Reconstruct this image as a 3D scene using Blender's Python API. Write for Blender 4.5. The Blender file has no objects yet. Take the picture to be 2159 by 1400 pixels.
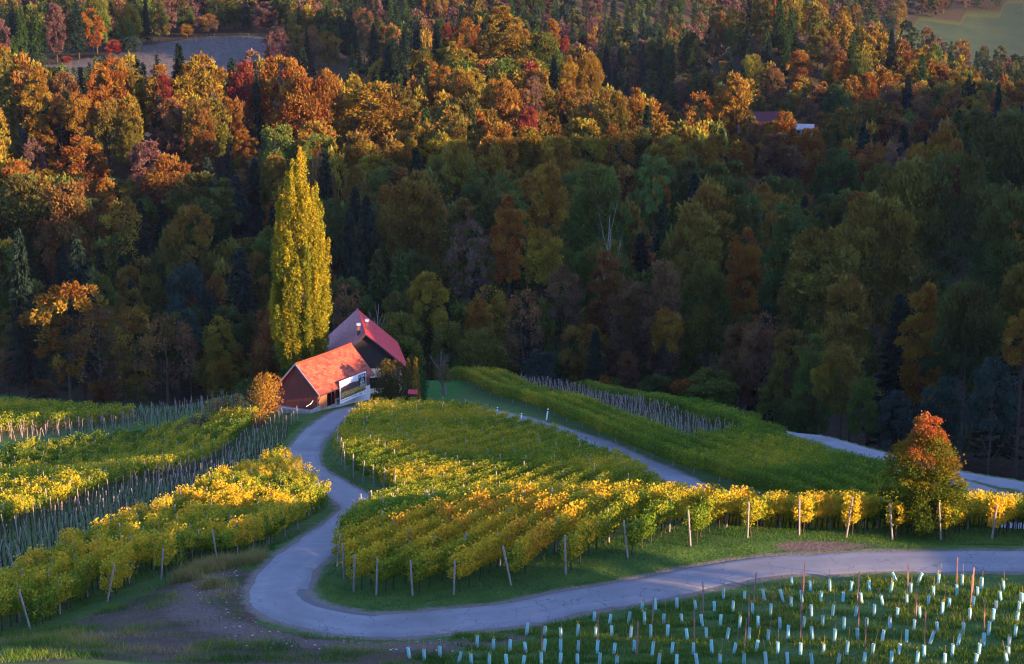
import bpy, math, random
import numpy as np
from mathutils import Vector, Matrix, Euler

rng = np.random.default_rng(7)
random.seed(7)
SC = bpy.context.scene
COL = SC.collection
PI = math.pi

# ------------------------------------------------------------------ camera
F = 3765.0                                   # focal length in photo pixels
PITCH = math.atan(820.0 / F)
cp, sp = math.cos(PITCH), math.sin(PITCH)
FW = np.array([0, cp, -sp]); UP = np.array([0, sp, cp])
cam_d = bpy.data.cameras.new("camera")
cam_d.sensor_width = 36.0
cam_d.lens = 36.0 * F / 2159.0
cam_d.clip_start = 1.0
cam_d.clip_end = 9000.0
cam = bpy.data.objects.new("camera", cam_d)
COL.objects.link(cam)
cam.location = (0, 0, 0)
cam.rotation_euler = (PI / 2 - PITCH, 0, 0)
SC.camera = cam

def ray(u, v):
    d = FW + UP * ((700.0 - v) / F) + np.array([(u - 1079.5) / F, 0, 0])
    return d / d[1]                           # unit step in y

def P(u, v, D):
    r = ray(u, v)
    return (r[0] * D, D, r[2] * D)

def project(x, y, z):
    dpt = y * cp - z * sp
    return 1079.5 + F * x / dpt, 700.0 - F * (y * sp + z * cp) / dpt

# ------------------------------------------------------------------ terrain
CT = []
def g(u, v, D, dz=0.0):
    x, y, z = P(u, v, D); CT.append((x, y, z + dz))
def w(x, y, z): CT.append((x, y, z))
# near slope and lower loop of the road
for u, v, D in [(0,1400,72),(500,1400,75),(1000,1400,77),(1600,1400,75),(2159,1400,72),
                (300,1340,84),(0,1335,91),(2159,1300,80),(1650,1300,82.5),(1200,1360,80),
                (2159,1183,91.5),(1850,1186,92),(1489,1220,91.5),(1198,1274,89),(966,1310,87),(748,1318,86.5),
                (586,1248,93),(640,1175,105),(705,1120,124),(740,1075,142),(715,1030,156),(645,985,172),(645,950,185),(700,887,206),(755,866,214),
                (385,1207,103),(560,1152,118),(640,1113,131),(690,1075,143),(200,1285,96)]:
    g(u, v, D)
# front vineyard foot, crest and the hollow behind it
for u, v, D in [(740,1250,96),(950,1260,91),(1060,1240,91.5),(1290,1190,93),(1540,1142,95.5),(1665,1131,96.5),(1885,1140,96.5),(2120,1138,96.5)]:
    g(u, v, D)
for u, v, D in [(830,1100,125),(1000,1092,118),(1200,1090,112),(1400,1095,107)]:
    g(u, v, D)
w(17,103,-34.7); w(25,104,-34.9); w(34,108,-36.5); w(20.5,109,-37.2); w(27,111,-37.8); w(12,118,-40.5); w(21,117,-40.6); w(30,122,-42); w(4,130,-44.0); w(40,128,-42)
# heart field
for u, v, D in [(720,965,170),(860,1045,148),(1130,1062,143),(1000,990,164),(1300,1035,145),(1000,880,200),(850,880,206),(1150,960,172),(1250,1000,157)]:
    g(u, v, D)
# upper road and right field
for u, v, D in [(870,856,217),(1000,867,206),(1100,888,195),(1250,938,178),(1400,1002,158),(1500,1056,144),(1600,1090,134)]:
    g(u, v, D)
for u, v, D in [(940,828,230),(960,800,243),(1200,850,222),(1200,825,238),(1450,920,188),(1450,872,214),(1670,990,160),(1670,912,190),(1860,1080,134),(1875,978,163),
                (2050,1010,151),(2159,1032,143),(2060,1034,146),(2159,1066,136),(2100,1100,125),(1720,1040,142)]:
    g(u, v, D)
# behind the ridge the ground falls to the wood
w(-20,262,-68); w(0,262,-70); w(25,255,-70); w(45,225,-67); w(58,205,-65)
w(-20,285,-74); w(10,285,-75); w(40,275,-74); w(70,240,-74)
# barn, house, poplar
for u, v, D in [(590,874,216),(672,866,213),(775,847,224),(840,836,231),(905,818,234),(650,800,240),(560,872,216)]:
    g(u, v, D)
# left slope
for u, v, D in [(0,1130,130),(0,930,218),(300,880,240),(530,832,256),(480,900,212),(400,1000,172),(250,1060,148),(0,1030,172),(150,980,205),(300,950,214),(420,930,214),(100,1030,180),(250,1000,194),(500,1050,146),
                (0,880,262),(280,868,268),(0,843,303),(300,858,290),(0,832,316),(450,845,270)]:
    g(u, v, D)
# wood and hills behind
for x, y, z in [(-90,335,-83),(-45,300,-79),(-10,300,-77),(30,300,-77),(80,300,-74),(130,300,-66),
                (-100,360,-73),(-50,350,-73),(0,345,-69),(40,350,-70),(90,345,-66),(140,350,-58),
                (-110,400,-63),(-60,395,-62),(-20,395,-62),(20,400,-63),(70,400,-66),(120,395,-58),
                (-120,440,-52),(-75,440,-50),(-30,440,-57),(10,450,-58),(60,460,-67),(130,460,-70),
                (-140,500,-45),(-80,500,-57),(-45,500,-61),(-10,500,-44),(8,500,-45),(46,520,-84),(130,540,-80),
                (-150,560,-43.5),(-95,575,-47),(-40,560,-59),(-4,540,-34),(16,560,-52),(38,590,-92),(66,590,-92),(120,590,-71),(200,560,-80),
                (-160,640,-40),(-90,640,-39),(-90,700,-37.5),(-40,650,-50),(14,630,-84),(42,650,-92),(62,690,-62),(85,690,-38),(114,680,-38),(84,640,-62),(122,630,-60),(150,680,-55),(185,660,-72),(250,640,-80),
                (-170,760,-34),(-80,760,-36),(20,760,-60),(100,730,-48),(150,740,-58),(200,700,-70),(300,800,-84),
                (-250,960,-8),(-100,960,-8),(40,960,-20),(160,920,-66),(230,1040,-60),(330,1180,-38),(260,1240,-26),(450,1350,-10),(300,1000,-74),(300,1150,-50),(420,1200,-38),(200,1200,-20),
                (-300,1500,70),(0,1500,70),(300,1500,60),(600,1500,30),(900,1900,160),(0,2400,160),(-900,2000,150)]:
    w(x, y, z)
# ground outside the frame: camera hill, sunward hill shaped to cast shade
for x, y, z in [(0,0,-2),(0,40,-18.6),(-40,30,-16),(-60,70,-34),(-60,110,-44),(30,40,-18.6),(46,58,-25.0),(58,62,-25.5),(62,70.5,-23.0),(52,50,-23.5),(75,55,-20.5),(60,97,-33),(73,80,-22.6),(81,92,-24.8),(108,87,-22.8),(108,94,-19.6),(108,100,-18.6),(104,105,-19.0),(97,86,-24.6),(97,97,-21.3),(127,107,-17.2),(118,112,-17.6),(142,119,-17.8),(146,97,-15),
                (200,97,-7),(100,60,-21),(60,0,-8),(150,0,-16),(150,-30,-14),(230,0,-12),(300,0,-6),(230,60,-8),(300,-35,-8),(400,0,2),(600,0,10),(900,0,20),(230,155,24),(258,197,31),(305,195,28),(390,230,35),(338,275,21),(558,290,64),(643,331,75),(900,450,80),(500,100,25),(700,120,40),(60,150,-50),(100,160,-45),(170,240,-25),
                (-110,150,-62),(-120,220,-76),(-160,300,-84),(1200,600,120),(700,500,40),(-40,-40,4),(40,-40,4)]:
    w(x, y, z)
CT = np.array(CT)
D0 = 60.0
def warp(x, y):
    y = np.maximum(y, -50.0)
    return x / (y + D0), np.log(y + D0)

def tps_fit(C, lam=2e-4):
    a, b = warp(C[:, 0], C[:, 1])
    X = np.stack([a, b], 1)
    n = len(X)
    d2 = ((X[:, None] - X[None]) ** 2).sum(-1)
    K = 0.5 * d2 * np.log(d2 + 1e-12) + lam * np.eye(n)
    Q = np.concatenate([np.ones((n, 1)), X], 1)
    A = np.block([[K, Q], [Q.T, np.zeros((3, 3))]])
    val = C[:, 2] / (C[:, 1] + D0)
    sol = np.linalg.solve(A, np.concatenate([val, np.zeros(3)]))
    return X, sol
TX, TS = tps_fit(CT)
def tps_eval(a, b):
    out = np.full(a.shape, TS[-3]) + TS[-2] * a + TS[-1] * b
    for (xa, xb), wt in zip(TX, TS[:-3]):
        d2 = (a - xa) ** 2 + (b - xb) ** 2
        out += wt * 0.5 * d2 * np.log(d2 + 1e-12)
    return out

def steps(*segs):
    vals = []
    for lo, hi, st in segs:
        n = max(2, int(round((hi - lo) / st)) + 1)
        vals.append(np.linspace(lo, hi, n)[:-1])
    vals.append(np.array([segs[-1][1]]))
    return np.concatenate(vals)
GY = steps((-45, 60, 5), (60, 75, 1.5), (75, 120, 0.6), (120, 270, 1.0), (270, 450, 3.0), (450, 800, 6.0), (800, 1600, 25.0), (1600, 4200, 130.0))
GA = steps((-1.6, -0.4, 0.08), (-0.4, -0.27, 0.01), (-0.27, 0.27, 0.0035), (0.27, 0.4, 0.01), (0.4, 1.0, 0.04), (1.0, 4.6, 0.2))
MA, MY = np.meshgrid(GA, GY)                  # rows: y
MX = MA * (MY + D0)
MZ = tps_eval(MA, np.log(MY + D0)) * (MY + D0)
# small natural undulation
def vnoise(x, y, s, seed=0):
    x = np.asarray(x, float) / s; y = np.asarray(y, float) / s
    xi = np.floor(x).astype(np.int64); yi = np.floor(y).astype(np.int64)
    fx = x - xi; fy = y - yi
    fx = fx * fx * (3 - 2 * fx); fy = fy * fy * (3 - 2 * fy)
    def h(i, j):
        n = (i * 374761393 + j * 668265263 + seed * 974634777) & 0xFFFFFFFF
        n = ((n ^ (n >> 13)) * 1274126177) & 0xFFFFFFFF
        return ((n ^ (n >> 16)) & 0xFFFF) / 65535.0
    return (h(xi, yi) * (1 - fx) + h(xi + 1, yi) * fx) * (1 - fy) + (h(xi, yi + 1) * (1 - fx) + h(xi + 1, yi + 1) * fx) * fy
MZ += (vnoise(MX, MY, 7, 3) - 0.5) * 0.25 * np.clip((MY - 60) / 30, 0, 1)
_c = .5 * MX + .866 * MY; _a = .866 * MX - .5 * MY        # unseen bump added on the sunward hill to shade the far wood
MZ += 136 * np.exp(-((_c - 513) / 31) ** 2 / 2 - ((_a - 508) / 100) ** 2 / 2)
MZ += 24 * (vnoise(_c, _a * .25, 30, 8) - 0.5) * np.clip((_c - 262) / 30, 0, 1) * np.clip((700 - _c) / 60, 0, 1) * np.clip((_a - 150) / 60, 0, 1)  # uneven unseen skyline added so the wood's shade edge wavers
MZ += (vnoise(MX, MY, 45, 5) - 0.5) * np.clip((MY - 300) / 80, 0, 1) * 4

def bil(G, x, y):
    x = np.asarray(x, float); y = np.asarray(y, float)
    a = x / (y + D0)
    j = np.clip(np.searchsorted(GA, a) - 1, 0, len(GA) - 2)
    i = np.clip(np.searchsorted(GY, y) - 1, 0, len(GY) - 2)
    fa = np.clip((a - GA[j]) / (GA[j + 1] - GA[j]), 0, 1)
    fb = np.clip((y - GY[i]) / (GY[i + 1] - GY[i]), 0, 1)
    return (G[i, j] * (1 - fa) + G[i, j + 1] * fa) * (1 - fb) + (G[i + 1, j] * (1 - fa) + G[i + 1, j + 1] * fa) * fb
def gz(x, y): return bil(MZ, x, y)
def hit(u, v, lo=62.0, hi=2000.0):
    """First point of the ground along the line of sight through photo pixel (u, v)."""
    r = ray(u, v)
    ys = np.concatenate([np.arange(lo, 300, 0.25), np.arange(300, hi, 2.0)])
    below = r[2] * ys < gz(r[0] * ys, ys)
    k = int(np.argmax(below)) if below.any() else len(ys) - 1
    D = ys[k]
    return np.array([r[0] * D, D, float(gz(r[0] * D, D))])
def at(u, D):
    """Ground point under photo column u at distance D."""
    x = (u - 1079.5) / F * D * 1.0
    for _ in range(3):
        z = float(gz(x, D)); x = (u - 1079.5) / F * (D * cp - z * sp)
    return np.array([x, D, float(gz(x, D))])

# ------------------------------------------------------------------ roads (centre lines as world polylines)
def smooth_line(pts, n=12):
    pts = np.asarray(pts, float)
    out = []
    for i in range(len(pts) - 1):
        p0 = pts[max(i - 1, 0)]; p1 = pts[i]; p2 = pts[i + 1]; p3 = pts[min(i + 2, len(pts) - 1)]
        for k in range(n):
            t = k / n
            out.append(0.5 * ((2 * p1) + (-p0 + p2) * t + (2 * p0 - 5 * p1 + 4 * p2 - p3) * t * t + (-p0 + 3 * p1 - 3 * p2 + p3) * t ** 3))
    out.append(pts[-1])
    return np.array(out)
def road_line(pix, pre=(), post=(), n=10):
    pts = [np.array(p) for p in pre] + [hit(u, v)[:2] for u, v in pix] + [np.array(p) for p in post]
    return smooth_line(pts, n)
# ------------------------------------------------------------------ helpers: objects
def link(o):
    COL.objects.link(o); return o
def tag(o, label=None, cat=None, group=None, kind=None):
    if label: o["label"] = label
    if cat: o["category"] = cat
    if group: o["group"] = group
    if kind: o["kind"] = kind
    return o
def empty(name, loc, rz=0.0, label=None, cat=None, group=None):
    o = bpy.data.objects.new(name, None)
    o.empty_display_size = 0.3
    o.location = loc; o.rotation_euler = (0, 0, rz)
    link(o); return tag(o, label, cat, group)
def child(name, data, parent, loc=(0, 0, 0), rot=(0, 0, 0), scale=(1, 1, 1)):
    o = bpy.data.objects.new(name, data)
    o.parent = parent; o.location = loc; o.rotation_euler = rot; o.scale = scale
    return link(o)
def copy_tree(root, loc, rz=0.0, scale=(1, 1, 1)):
    r = root.copy(); link(r); r.location = loc; r.rotation_euler = (0, 0, rz); r.scale = scale
    for ch in root.children:
        c = ch.copy(); link(c); c.parent = r
        for s_ in ch.children:
            d = s_.copy(); link(d); d.parent = c
    return r
def np_mesh(name, V, faces, mats, attrs=None, midx=None, smooth=False, vattrs=None):
    """faces: list of (M,k) integer arrays."""
    me = bpy.data.meshes.new(name)
    V = np.ascontiguousarray(V, dtype=np.float32)
    faces = [np.asarray(f, dtype=np.int32) for f in faces if len(f)]
    loops = np.concatenate([f.ravel() for f in faces])
    tot = np.concatenate([np.full(len(f), f.shape[1], np.int32) for f in faces])
    start = np.concatenate([[0], np.cumsum(tot)[:-1]]).astype(np.int32)
    me.vertices.add(len(V)); me.vertices.foreach_set("co", V.ravel())
    me.loops.add(len(loops)); me.loops.foreach_set("vertex_index", loops)
    me.polygons.add(len(tot)); me.polygons.foreach_set("loop_start", start); me.polygons.foreach_set("loop_total", tot)
    if midx is not None: me.polygons.foreach_set("material_index", np.asarray(midx, np.int32))
    me.polygons.foreach_set("use_smooth", np.full(len(tot), bool(smooth)))
    for m in (mats if isinstance(mats, (list, tuple)) else [mats]): me.materials.append(m)
    for dom, dic in (("FACE", attrs), ("POINT", vattrs)):
        for k, a in (dic or {}).items():
            at_ = me.attributes.new(k, "FLOAT", dom); at_.data.foreach_set("value", np.ascontiguousarray(a, np.float32))
    me.update(); me.validate()
    return me
def unit(v): return v / np.maximum(np.linalg.norm(v, axis=-1, keepdims=True), 1e-9)

class MB:
    """Collects boxes, tubes, prisms for one mesh part."""
    def __init__(s): s.v = []; s.f = []
    def add(s, vs, fs):
        n = len(s.v); s.v += [tuple(map(float, p)) for p in vs]; s.f += [tuple(n + i for i in f) for f in fs]; return s
    def box(s, x0, x1, y0, y1, z0, z1):
        return s.add([(x0,y0,z0),(x1,y0,z0),(x1,y1,z0),(x0,y1,z0),(x0,y0,z1),(x1,y0,z1),(x1,y1,z1),(x0,y1,z1)],
                     [(0,3,2,1),(4,5,6,7),(0,1,5,4),(1,2,6,5),(2,3,7,6),(3,0,4,7)])
    def tube(s, pts, rad, n=6, cap=True):
        pts = [Vector(p) for p in pts]
        rad = rad if isinstance(rad, (list, tuple)) else [rad] * len(pts)
        rings = []; vs = []; fs = []
        for i, p in enumerate(pts):
            t = (pts[min(i + 1, len(pts) - 1)] - pts[max(i - 1, 0)]).normalized()
            a = t.orthogonal().normalized() if abs(t.z) < 0.98 else Vector((1, 0, 0))
            a = (a - t * a.dot(t)).normalized(); b = t.cross(a)
            for k in range(n):
                q = p + (a * math.cos(2 * PI * k / n) + b * math.sin(2 * PI * k / n)) * rad[i]; vs.append(q[:])
        for i in range(len(pts) - 1):
            for k in range(n):
                fs.append((i*n+k, i*n+(k+1)%n, (i+1)*n+(k+1)%n, (i+1)*n+k))
        if cap:
            fs.append(tuple(range(n - 1, -1, -1))); fs.append(tuple(range((len(pts) - 1) * n, len(pts) * n)))
        return s.add(vs, fs)
    def mesh(s, name, mat, bevel=0.0, smooth=False):
        me = bpy.data.meshes.new(name); me.from_pydata(s.v, [], s.f)
        if bevel:
            import bmesh
            bm = bmesh.new(); bm.from_mesh(me)
            bmesh.ops.bevel(bm, geom=[e for e in bm.edges if len(e.link_faces) == 2 and e.calc_face_angle(0) > 0.6], offset=bevel, segments=1, affect='EDGES')
            bm.to_mesh(me); bm.free()
        for m in (mat if isinstance(mat, (list, tuple)) else [mat]): me.materials.append(m)
        if smooth:
            for p in me.polygons: p.use_smooth = True
        me.update(); return me

ONES = ["", "first","second","third","fourth","fifth","sixth","seventh","eighth","ninth","tenth","eleventh","twelfth","thirteenth","fourteenth","fifteenth","sixteenth","seventeenth","eighteenth","nineteenth"]
TENS = {2:"twenty",3:"thirty",4:"forty",5:"fifty",6:"sixty",7:"seventy",8:"eighty",9:"ninety"}
TENTH = {2:"twentieth",3:"thirtieth",4:"fortieth",5:"fiftieth",6:"sixtieth",7:"seventieth",8:"eightieth",9:"ninetieth"}
def ordw(n):
    if n < 20: return ONES[n]
    if n < 100: return TENTH[n // 10] if n % 10 == 0 else TENS[n // 10] + "-" + ONES[n % 10]
    return "hundredth" if n == 100 else "hundred-and-" + ordw(n - 100)

# ------------------------------------------------------------------ helpers: materials
def new_mat(name):
    m = bpy.data.materials.new(name); m.use_nodes = True
    nt = m.node_tree; nt.nodes.clear()
    out = nt.nodes.new("ShaderNodeOutputMaterial")
    return m, nt, out
def N(nt, t, **kw):
    n = nt.nodes.new(t)
    for k, v in kw.items():
        if k.startswith("i_"):
            key = k[2:]
            n.inputs[int(key) if key.isdigit() else key].default_value = v
        else: setattr(n, k, v)
    return n
def L(nt, a, b): nt.links.new(a, b)
def ramp(nt, fac, stops, interp="LINEAR"):
    r = N(nt, "ShaderNodeValToRGB"); r.color_ramp.interpolation = interp
    e = r.color_ramp.elements
    while len(e) < len(stops): e.new(0.5)
    for i, (p, c) in enumerate(stops):
        e[i].position = p; e[i].color = (*c, 1)
    if fac is not None: L(nt, fac, r.inputs[0])
    return r
def mix(nt, fac, a, b, blend="MIX"):
    n = N(nt, "ShaderNodeMix", data_type="RGBA", blend_type=blend)
    for sock, v in ((n.inputs[0], fac), (n.inputs[6], a), (n.inputs[7], b)):
        if hasattr(v, "is_linked"): L(nt, v, sock)
        elif isinstance(v, (int, float)): sock.default_value = v
        else: sock.default_value = (*v, 1) if len(v) == 3 else v
    return n.outputs[2]
def math_n(nt, op, a, b=0.0, clamp=False):
    n = N(nt, "ShaderNodeMath", operation=op, use_clamp=clamp)
    for s_, v in ((n.inputs[0], a), (n.inputs[1], b)):
        if hasattr(v, "is_linked"): L(nt, v, s_)
        else: s_.default_value = v
    return n.outputs[0]
def noise(nt, scale, detail=3.0, rough=0.55, coord="Object", vec=None):
    n = N(nt, "ShaderNodeTexNoise", i_Scale=scale, i_Detail=detail, i_Roughness=rough)
    if vec is None:
        vec = N(nt, "ShaderNodeTexCoord").outputs[coord]
    L(nt, vec, n.inputs["Vector"]); return n.outputs["Fac"]
def attr(nt, name, kind="GEOMETRY"):
    return N(nt, "ShaderNodeAttribute", attribute_name=name, attribute_type=kind)
def pbr(nt, out, col, rough=0.8, bump=None, bstr=0.3, bdist=0.05, spec=0.3, metal=0.0):
    b = N(nt, "ShaderNodeBsdfPrincipled")
    for key, v in (("Base Color", col), ("Roughness", rough), ("Metallic", metal), ("Specular IOR Level", spec)):
        if hasattr(v, "is_linked"): L(nt, v, b.inputs[key])
        else: b.inputs[key].default_value = (*v, 1) if isinstance(v, tuple) and len(v) == 3 else v
    if bump is not None:
        bn = N(nt, "ShaderNodeBump", i_Strength=bstr, i_Distance=bdist)
        L(nt, bump, bn.inputs["Height"]); L(nt, bn.outputs[0], b.inputs["Normal"])
    L(nt, b.outputs[0], out.inputs[0]); return b
def leaf_shader(nt, out, col, trans=0.3):
    d = N(nt, "ShaderNodeBsdfDiffuse"); t = N(nt, "ShaderNodeBsdfTranslucent"); mx = N(nt, "ShaderNodeMixShader", i_0=trans)
    L(nt, col, d.inputs[0]); L(nt, col, t.inputs[0]); L(nt, d.outputs[0], mx.inputs[1]); L(nt, t.outputs[0], mx.inputs[2]); L(nt, mx.outputs[0], out.inputs[0])

def leaf_mat(name, stops, trans=0.3):
    """Leaves coloured along a ramp by the face attribute 'tint'."""
    m, nt, out = new_mat(name)
    r = ramp(nt, attr(nt, "tint").outputs["Fac"], stops)
    leaf_shader(nt, out, r.outputs[0], trans); return m
def crown_mat(name, kind):
    """Tree crowns: base colour of the tree, hue and value varied by clump, turned colour towards the top."""
    m, nt, out = new_mat(name)
    if kind == "OBJECT":
        oi = N(nt, "ShaderNodeObjectInfo"); base, turn = oi.outputs["Color"], oi.outputs["Alpha"]
    else:
        a = attr(nt, "tcol", "INSTANCER"); base, turn = a.outputs["Color"], attr(nt, "turn", "INSTANCER").outputs["Fac"]
    lobe = attr(nt, "lobe").outputs["Fac"]; hgt = attr(nt, "hgt").outputs["Fac"]
    hs = N(nt, "ShaderNodeHueSaturation")
    L(nt, math_n(nt, "MULTIPLY_ADD", lobe, 0.06), hs.inputs["Hue"]); hs.inputs["Hue"].links[0].from_node.inputs[2].default_value = 0.47
    v = math_n(nt, "MULTIPLY_ADD", lobe, 0.8); v.node.inputs[2].default_value = 0.6
    L(nt, v, hs.inputs["Value"]); L(nt, base, hs.inputs["Color"])
    f = math_n(nt, "SUBTRACT", math_n(nt, "ADD", hgt, math_n(nt, "MULTIPLY", lobe, 0.5)), 0.62)
    f = math_n(nt, "MULTIPLY", math_n(nt, "MULTIPLY", f, 2.0, True), turn, True)
    tip = mix(nt, lobe, (0.21, 0.075, 0.016), (0.23, 0.13, 0.02))
    leaf_shader(nt, out, mix(nt, f, hs.outputs[0], tip), 0.25); return m
def plain(name, col, rough=0.8, var=0.25, scale=3.0, metal=0.0, spec=0.3):
    m, nt, out = new_mat(name)
    n = noise(nt, scale)
    dark = tuple(c * (1 - var) for c in col); light = tuple(min(1, c * (1 + var)) for c in col)
    r = ramp(nt, n, [(0.3, dark), (0.7, light)])
    pbr(nt, out, r.outputs[0], rough, bump=n, bstr=0.15, metal=metal, spec=spec); return m
def wood_mat(name, c0, c1, axis=2, plank=0.16):
    """Boards: grain stretched along one axis, a groove at every board."""
    m, nt, out = new_mat(name)
    tc = N(nt, "ShaderNodeTexCoord"); mp = N(nt, "ShaderNodeMapping")
    sc = [9.0, 9.0, 9.0]; sc[axis] = 0.5; mp.inputs["Scale"].default_value = sc
    L(nt, tc.outputs["Object"], mp.inputs[0])
    n = noise(nt, 1.0, 4, 0.6, vec=mp.outputs[0])
    wv = N(nt, "ShaderNodeTexWave", i_Scale=0.314 / plank, i_Distortion=0.0); wv.wave_profile = 'SAW'
    wv.bands_direction = 'X' if axis == 2 else 'Z'
    mp2 = N(nt, "ShaderNodeMapping"); L(nt, tc.outputs["Object"], mp2.inputs[0])
    ad = N(nt, "ShaderNodeVectorMath", operation="ADD")
    sep = N(nt, "ShaderNodeSeparateXYZ"); L(nt, tc.outputs["Object"], sep.inputs[0])
    cmb = N(nt, "ShaderNodeCombineXYZ"); L(nt, math_n(nt, "ADD", sep.outputs[0], sep.outputs[1]), cmb.inputs[0]); L(nt, sep.outputs[2], cmb.inputs[2])
    L(nt, cmb.outputs[0], wv.inputs["Vector"])
    groove = math_n(nt, "GREATER_THAN", wv.outputs["Fac"], 0.9)
    base = ramp(nt, n, [(0.25, c0), (0.75, c1)]).outputs[0]
    col = mix(nt, math_n(nt, "MULTIPLY", groove, 0.55), base, tuple(c * 0.4 for c in c0))
    pbr(nt, out, col, 0.75, bump=math_n(nt, "SUBTRACT", n, groove), bstr=0.4, bdist=0.02); return m

M = {}
M["bark"] = plain("bark", (0.055, 0.042, 0.032), 0.95, 0.4, 4)
M["pale_bark"] = plain("pale_bark", (0.22, 0.20, 0.18), 0.9, 0.35, 3)
M["vine_wood"] = plain("vine_wood", (0.045, 0.030, 0.022), 0.95, 0.3, 8)
M["post_wood"] = plain("weathered_post", (0.24, 0.20, 0.18), 0.9, 0.3, 5)
M["crown"] = crown_mat("tree_leaves", "OBJECT")
M["crown_far"] = crown_mat("distant_leaves", "INSTANCER")
VINE_STOPS = [(0.0, (0.045, 0.11, 0.015)), (0.30, (0.13, 0.19, 0.02)), (0.55, (0.33, 0.29, 0.025)), (0.78, (0.58, 0.37, 0.025)), (1.0, (0.42, 0.17, 0.03))]
M["vine_leaf"] = leaf_mat("vine_leaves", VINE_STOPS, 0.42)

# ------------------------------------------------------------------ helpers: leaves
def kites(C, A, Nn, ln, wd, bend=0.15):
    """Leaf-shaped quads at C along A, in the plane with normal Nn."""
    A = unit(A); S = unit(np.cross(A, Nn)); Nn = np.cross(S, A)
    ln = np.asarray(ln).reshape(-1, 1); wd = np.asarray(wd).reshape(-1, 1)
    V = np.stack([C - A * ln * .5, C + S * wd * .5 + Nn * ln * bend * .3, C + A * ln * .5 - Nn * ln * bend, C - S * wd * .5 + Nn * ln * bend * .3], 1).reshape(-1, 3)
    return V, np.arange(len(V), dtype=np.int32).reshape(-1, 4)
def rnd_dirs(n): return unit(rng.normal(size=(n, 3)))
# ------------------------------------------------------------------ roads: centre lines found on the ground, bed levelled under them
lane = road_line([(2159,1183),(2000,1184),(1850,1186),(1740,1190),(1628,1196),(1489,1220),(1350,1245),(1198,1274),(1082,1296),(966,1310),(850,1318),(748,1316),(680,1303),(620,1285),(588,1260),(590,1235),(605,1205),(640,1172),(670,1147),(705,1120),(738,1095),(756,1070),(735,1045),(690,1018),(650,992),(640,965),(648,938),(672,910),(702,886),(750,866)],
                 pre=[(58, 86), (42, 90.5)], post=[(-13.5, 215), (-9.5, 213.5)])
upper = np.concatenate([lane[-1:], road_line([(1000,866),(1050,873),(1100,886),(1165,905),(1255,932),(1330,967),(1400,996),(1480,1045)], post=[(18, 137), (24, 130), (33, 124), (45, 121), (60, 118)])])
upper = smooth_line(upper[::6], 6)
ridge_road = road_line([(1780,940),(1875,967),(1960,989),(2050,1007),(2159,1029)], pre=[(30.2, 204), (31.8, 197), (33.6, 189.5)], post=[(46, 138), (60, 130)])
branch = road_line([(1975,1003),(2060,1032),(2159,1065)], pre=[tuple(hit(1925, 982)[:2])], post=[(48, 128), (62, 120)])
ROADS = [("road", lane, 3.5), ("upper_road", upper, 3.0), ("ridge_road", ridge_road, 2.9), ("branch_road", branch, 2.6)]

def line_dist(line, X, Y):
    """Distance to a polyline and index of its nearest vertex, for points near it."""
    D = np.full(X.shape, 1e9); I = np.zeros(X.shape, int)
    x0, y0 = line.min(0) - 9; x1, y1 = line.max(0) + 9
    sel = (X > x0) & (X < x1) & (Y > y0) & (Y < y1)
    px, py = X[sel], Y[sel]
    d2 = np.full(px.shape, 1e18); k = np.zeros(px.shape, int)
    for i in range(len(line)):
        d = (px - line[i, 0]) ** 2 + (py - line[i, 1]) ** 2
        b = d < d2; d2[b] = d[b]; k[b] = i
    D[sel] = np.sqrt(d2); I[sel] = k
    return D, I
def resample(line, st=0.6):
    d = np.concatenate([[0], np.cumsum(np.linalg.norm(np.diff(line, axis=0), axis=1))])
    t = np.arange(0, d[-1], st)
    return np.stack([np.interp(t, d, line[:, 0]), np.interp(t, d, line[:, 1])], 1)
RD = np.full(MX.shape, 1e9)
road_data = []
for nm, line, wd in ROADS:
    ln = resample(line)
    h = gz(ln[:, 0], ln[:, 1])
    k = np.hanning(17); k /= k.sum()
    h = np.convolve(np.pad(h, 8, mode="edge"), k, "valid")
    D, I = line_dist(ln, MX, MY)
    wgt = np.clip((wd / 2 + 2.0 - D) / 1.6, 0, 1); wgt = wgt * wgt * (3 - 2 * wgt)
    MZ[:] = MZ * (1 - wgt) + h[I] * wgt
    RD = np.minimum(RD, D - wd / 2)
    road_data.append((nm, ln, wd))
# bank by the bend falls away, small kerb of turf beside the lane
MZ += 0.10 * np.exp(-((RD - 1.2) / 0.6) ** 2) * (vnoise(MX, MY, 2.2, 9))

# ------------------------------------------------------------------ land cover masks (painted per ground vertex)
def poly_mask(poly, X, Y):
    poly = np.asarray(poly, float); ins = np.zeros(X.shape, bool)
    j = len(poly) - 1
    for i in range(len(poly)):
        xi, yi = poly[i]; xj, yj = poly[j]
        c = ((yi > Y) != (yj > Y)) & (X < (xj - xi) * (Y - yi) / (yj - yi + 1e-12) + xi)
        ins ^= c; j = i
    return ins
def pix_poly(pix): return [tuple(hit(u, v)[:2]) for u, v in pix]
EDGE = np.array([(-400, 340), (-95, 322), (-62, 306), (-45, 294), (-36, 268), (-28, 258), (-12, 256), (8, 250), (24, 236), (36, 216), (46, 194), (56, 172), (70, 156), (110, 150), (150, 150), (400, 160)])
def forest_edge(x): return np.interp(x, EDGE[:, 0], EDGE[:, 1])
wood = np.clip((MY - forest_edge(MX)) / 6 + 0.5, 0, 1)
clear_poly = [(-100, 545), (-84, 580), (-82, 640), (-88, 705), (-128, 712), (-146, 650), (-168, 605), (-178, 550), (-130, 530)]
clearing = poly_mask(clear_poly, MX, MY).astype(float)
fieldp = [(222, 1030), (420, 990), (500, 1150), (340, 1190), (245, 1120)]
farfield = poly_mask(fieldp, MX, MY).astype(float)
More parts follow.
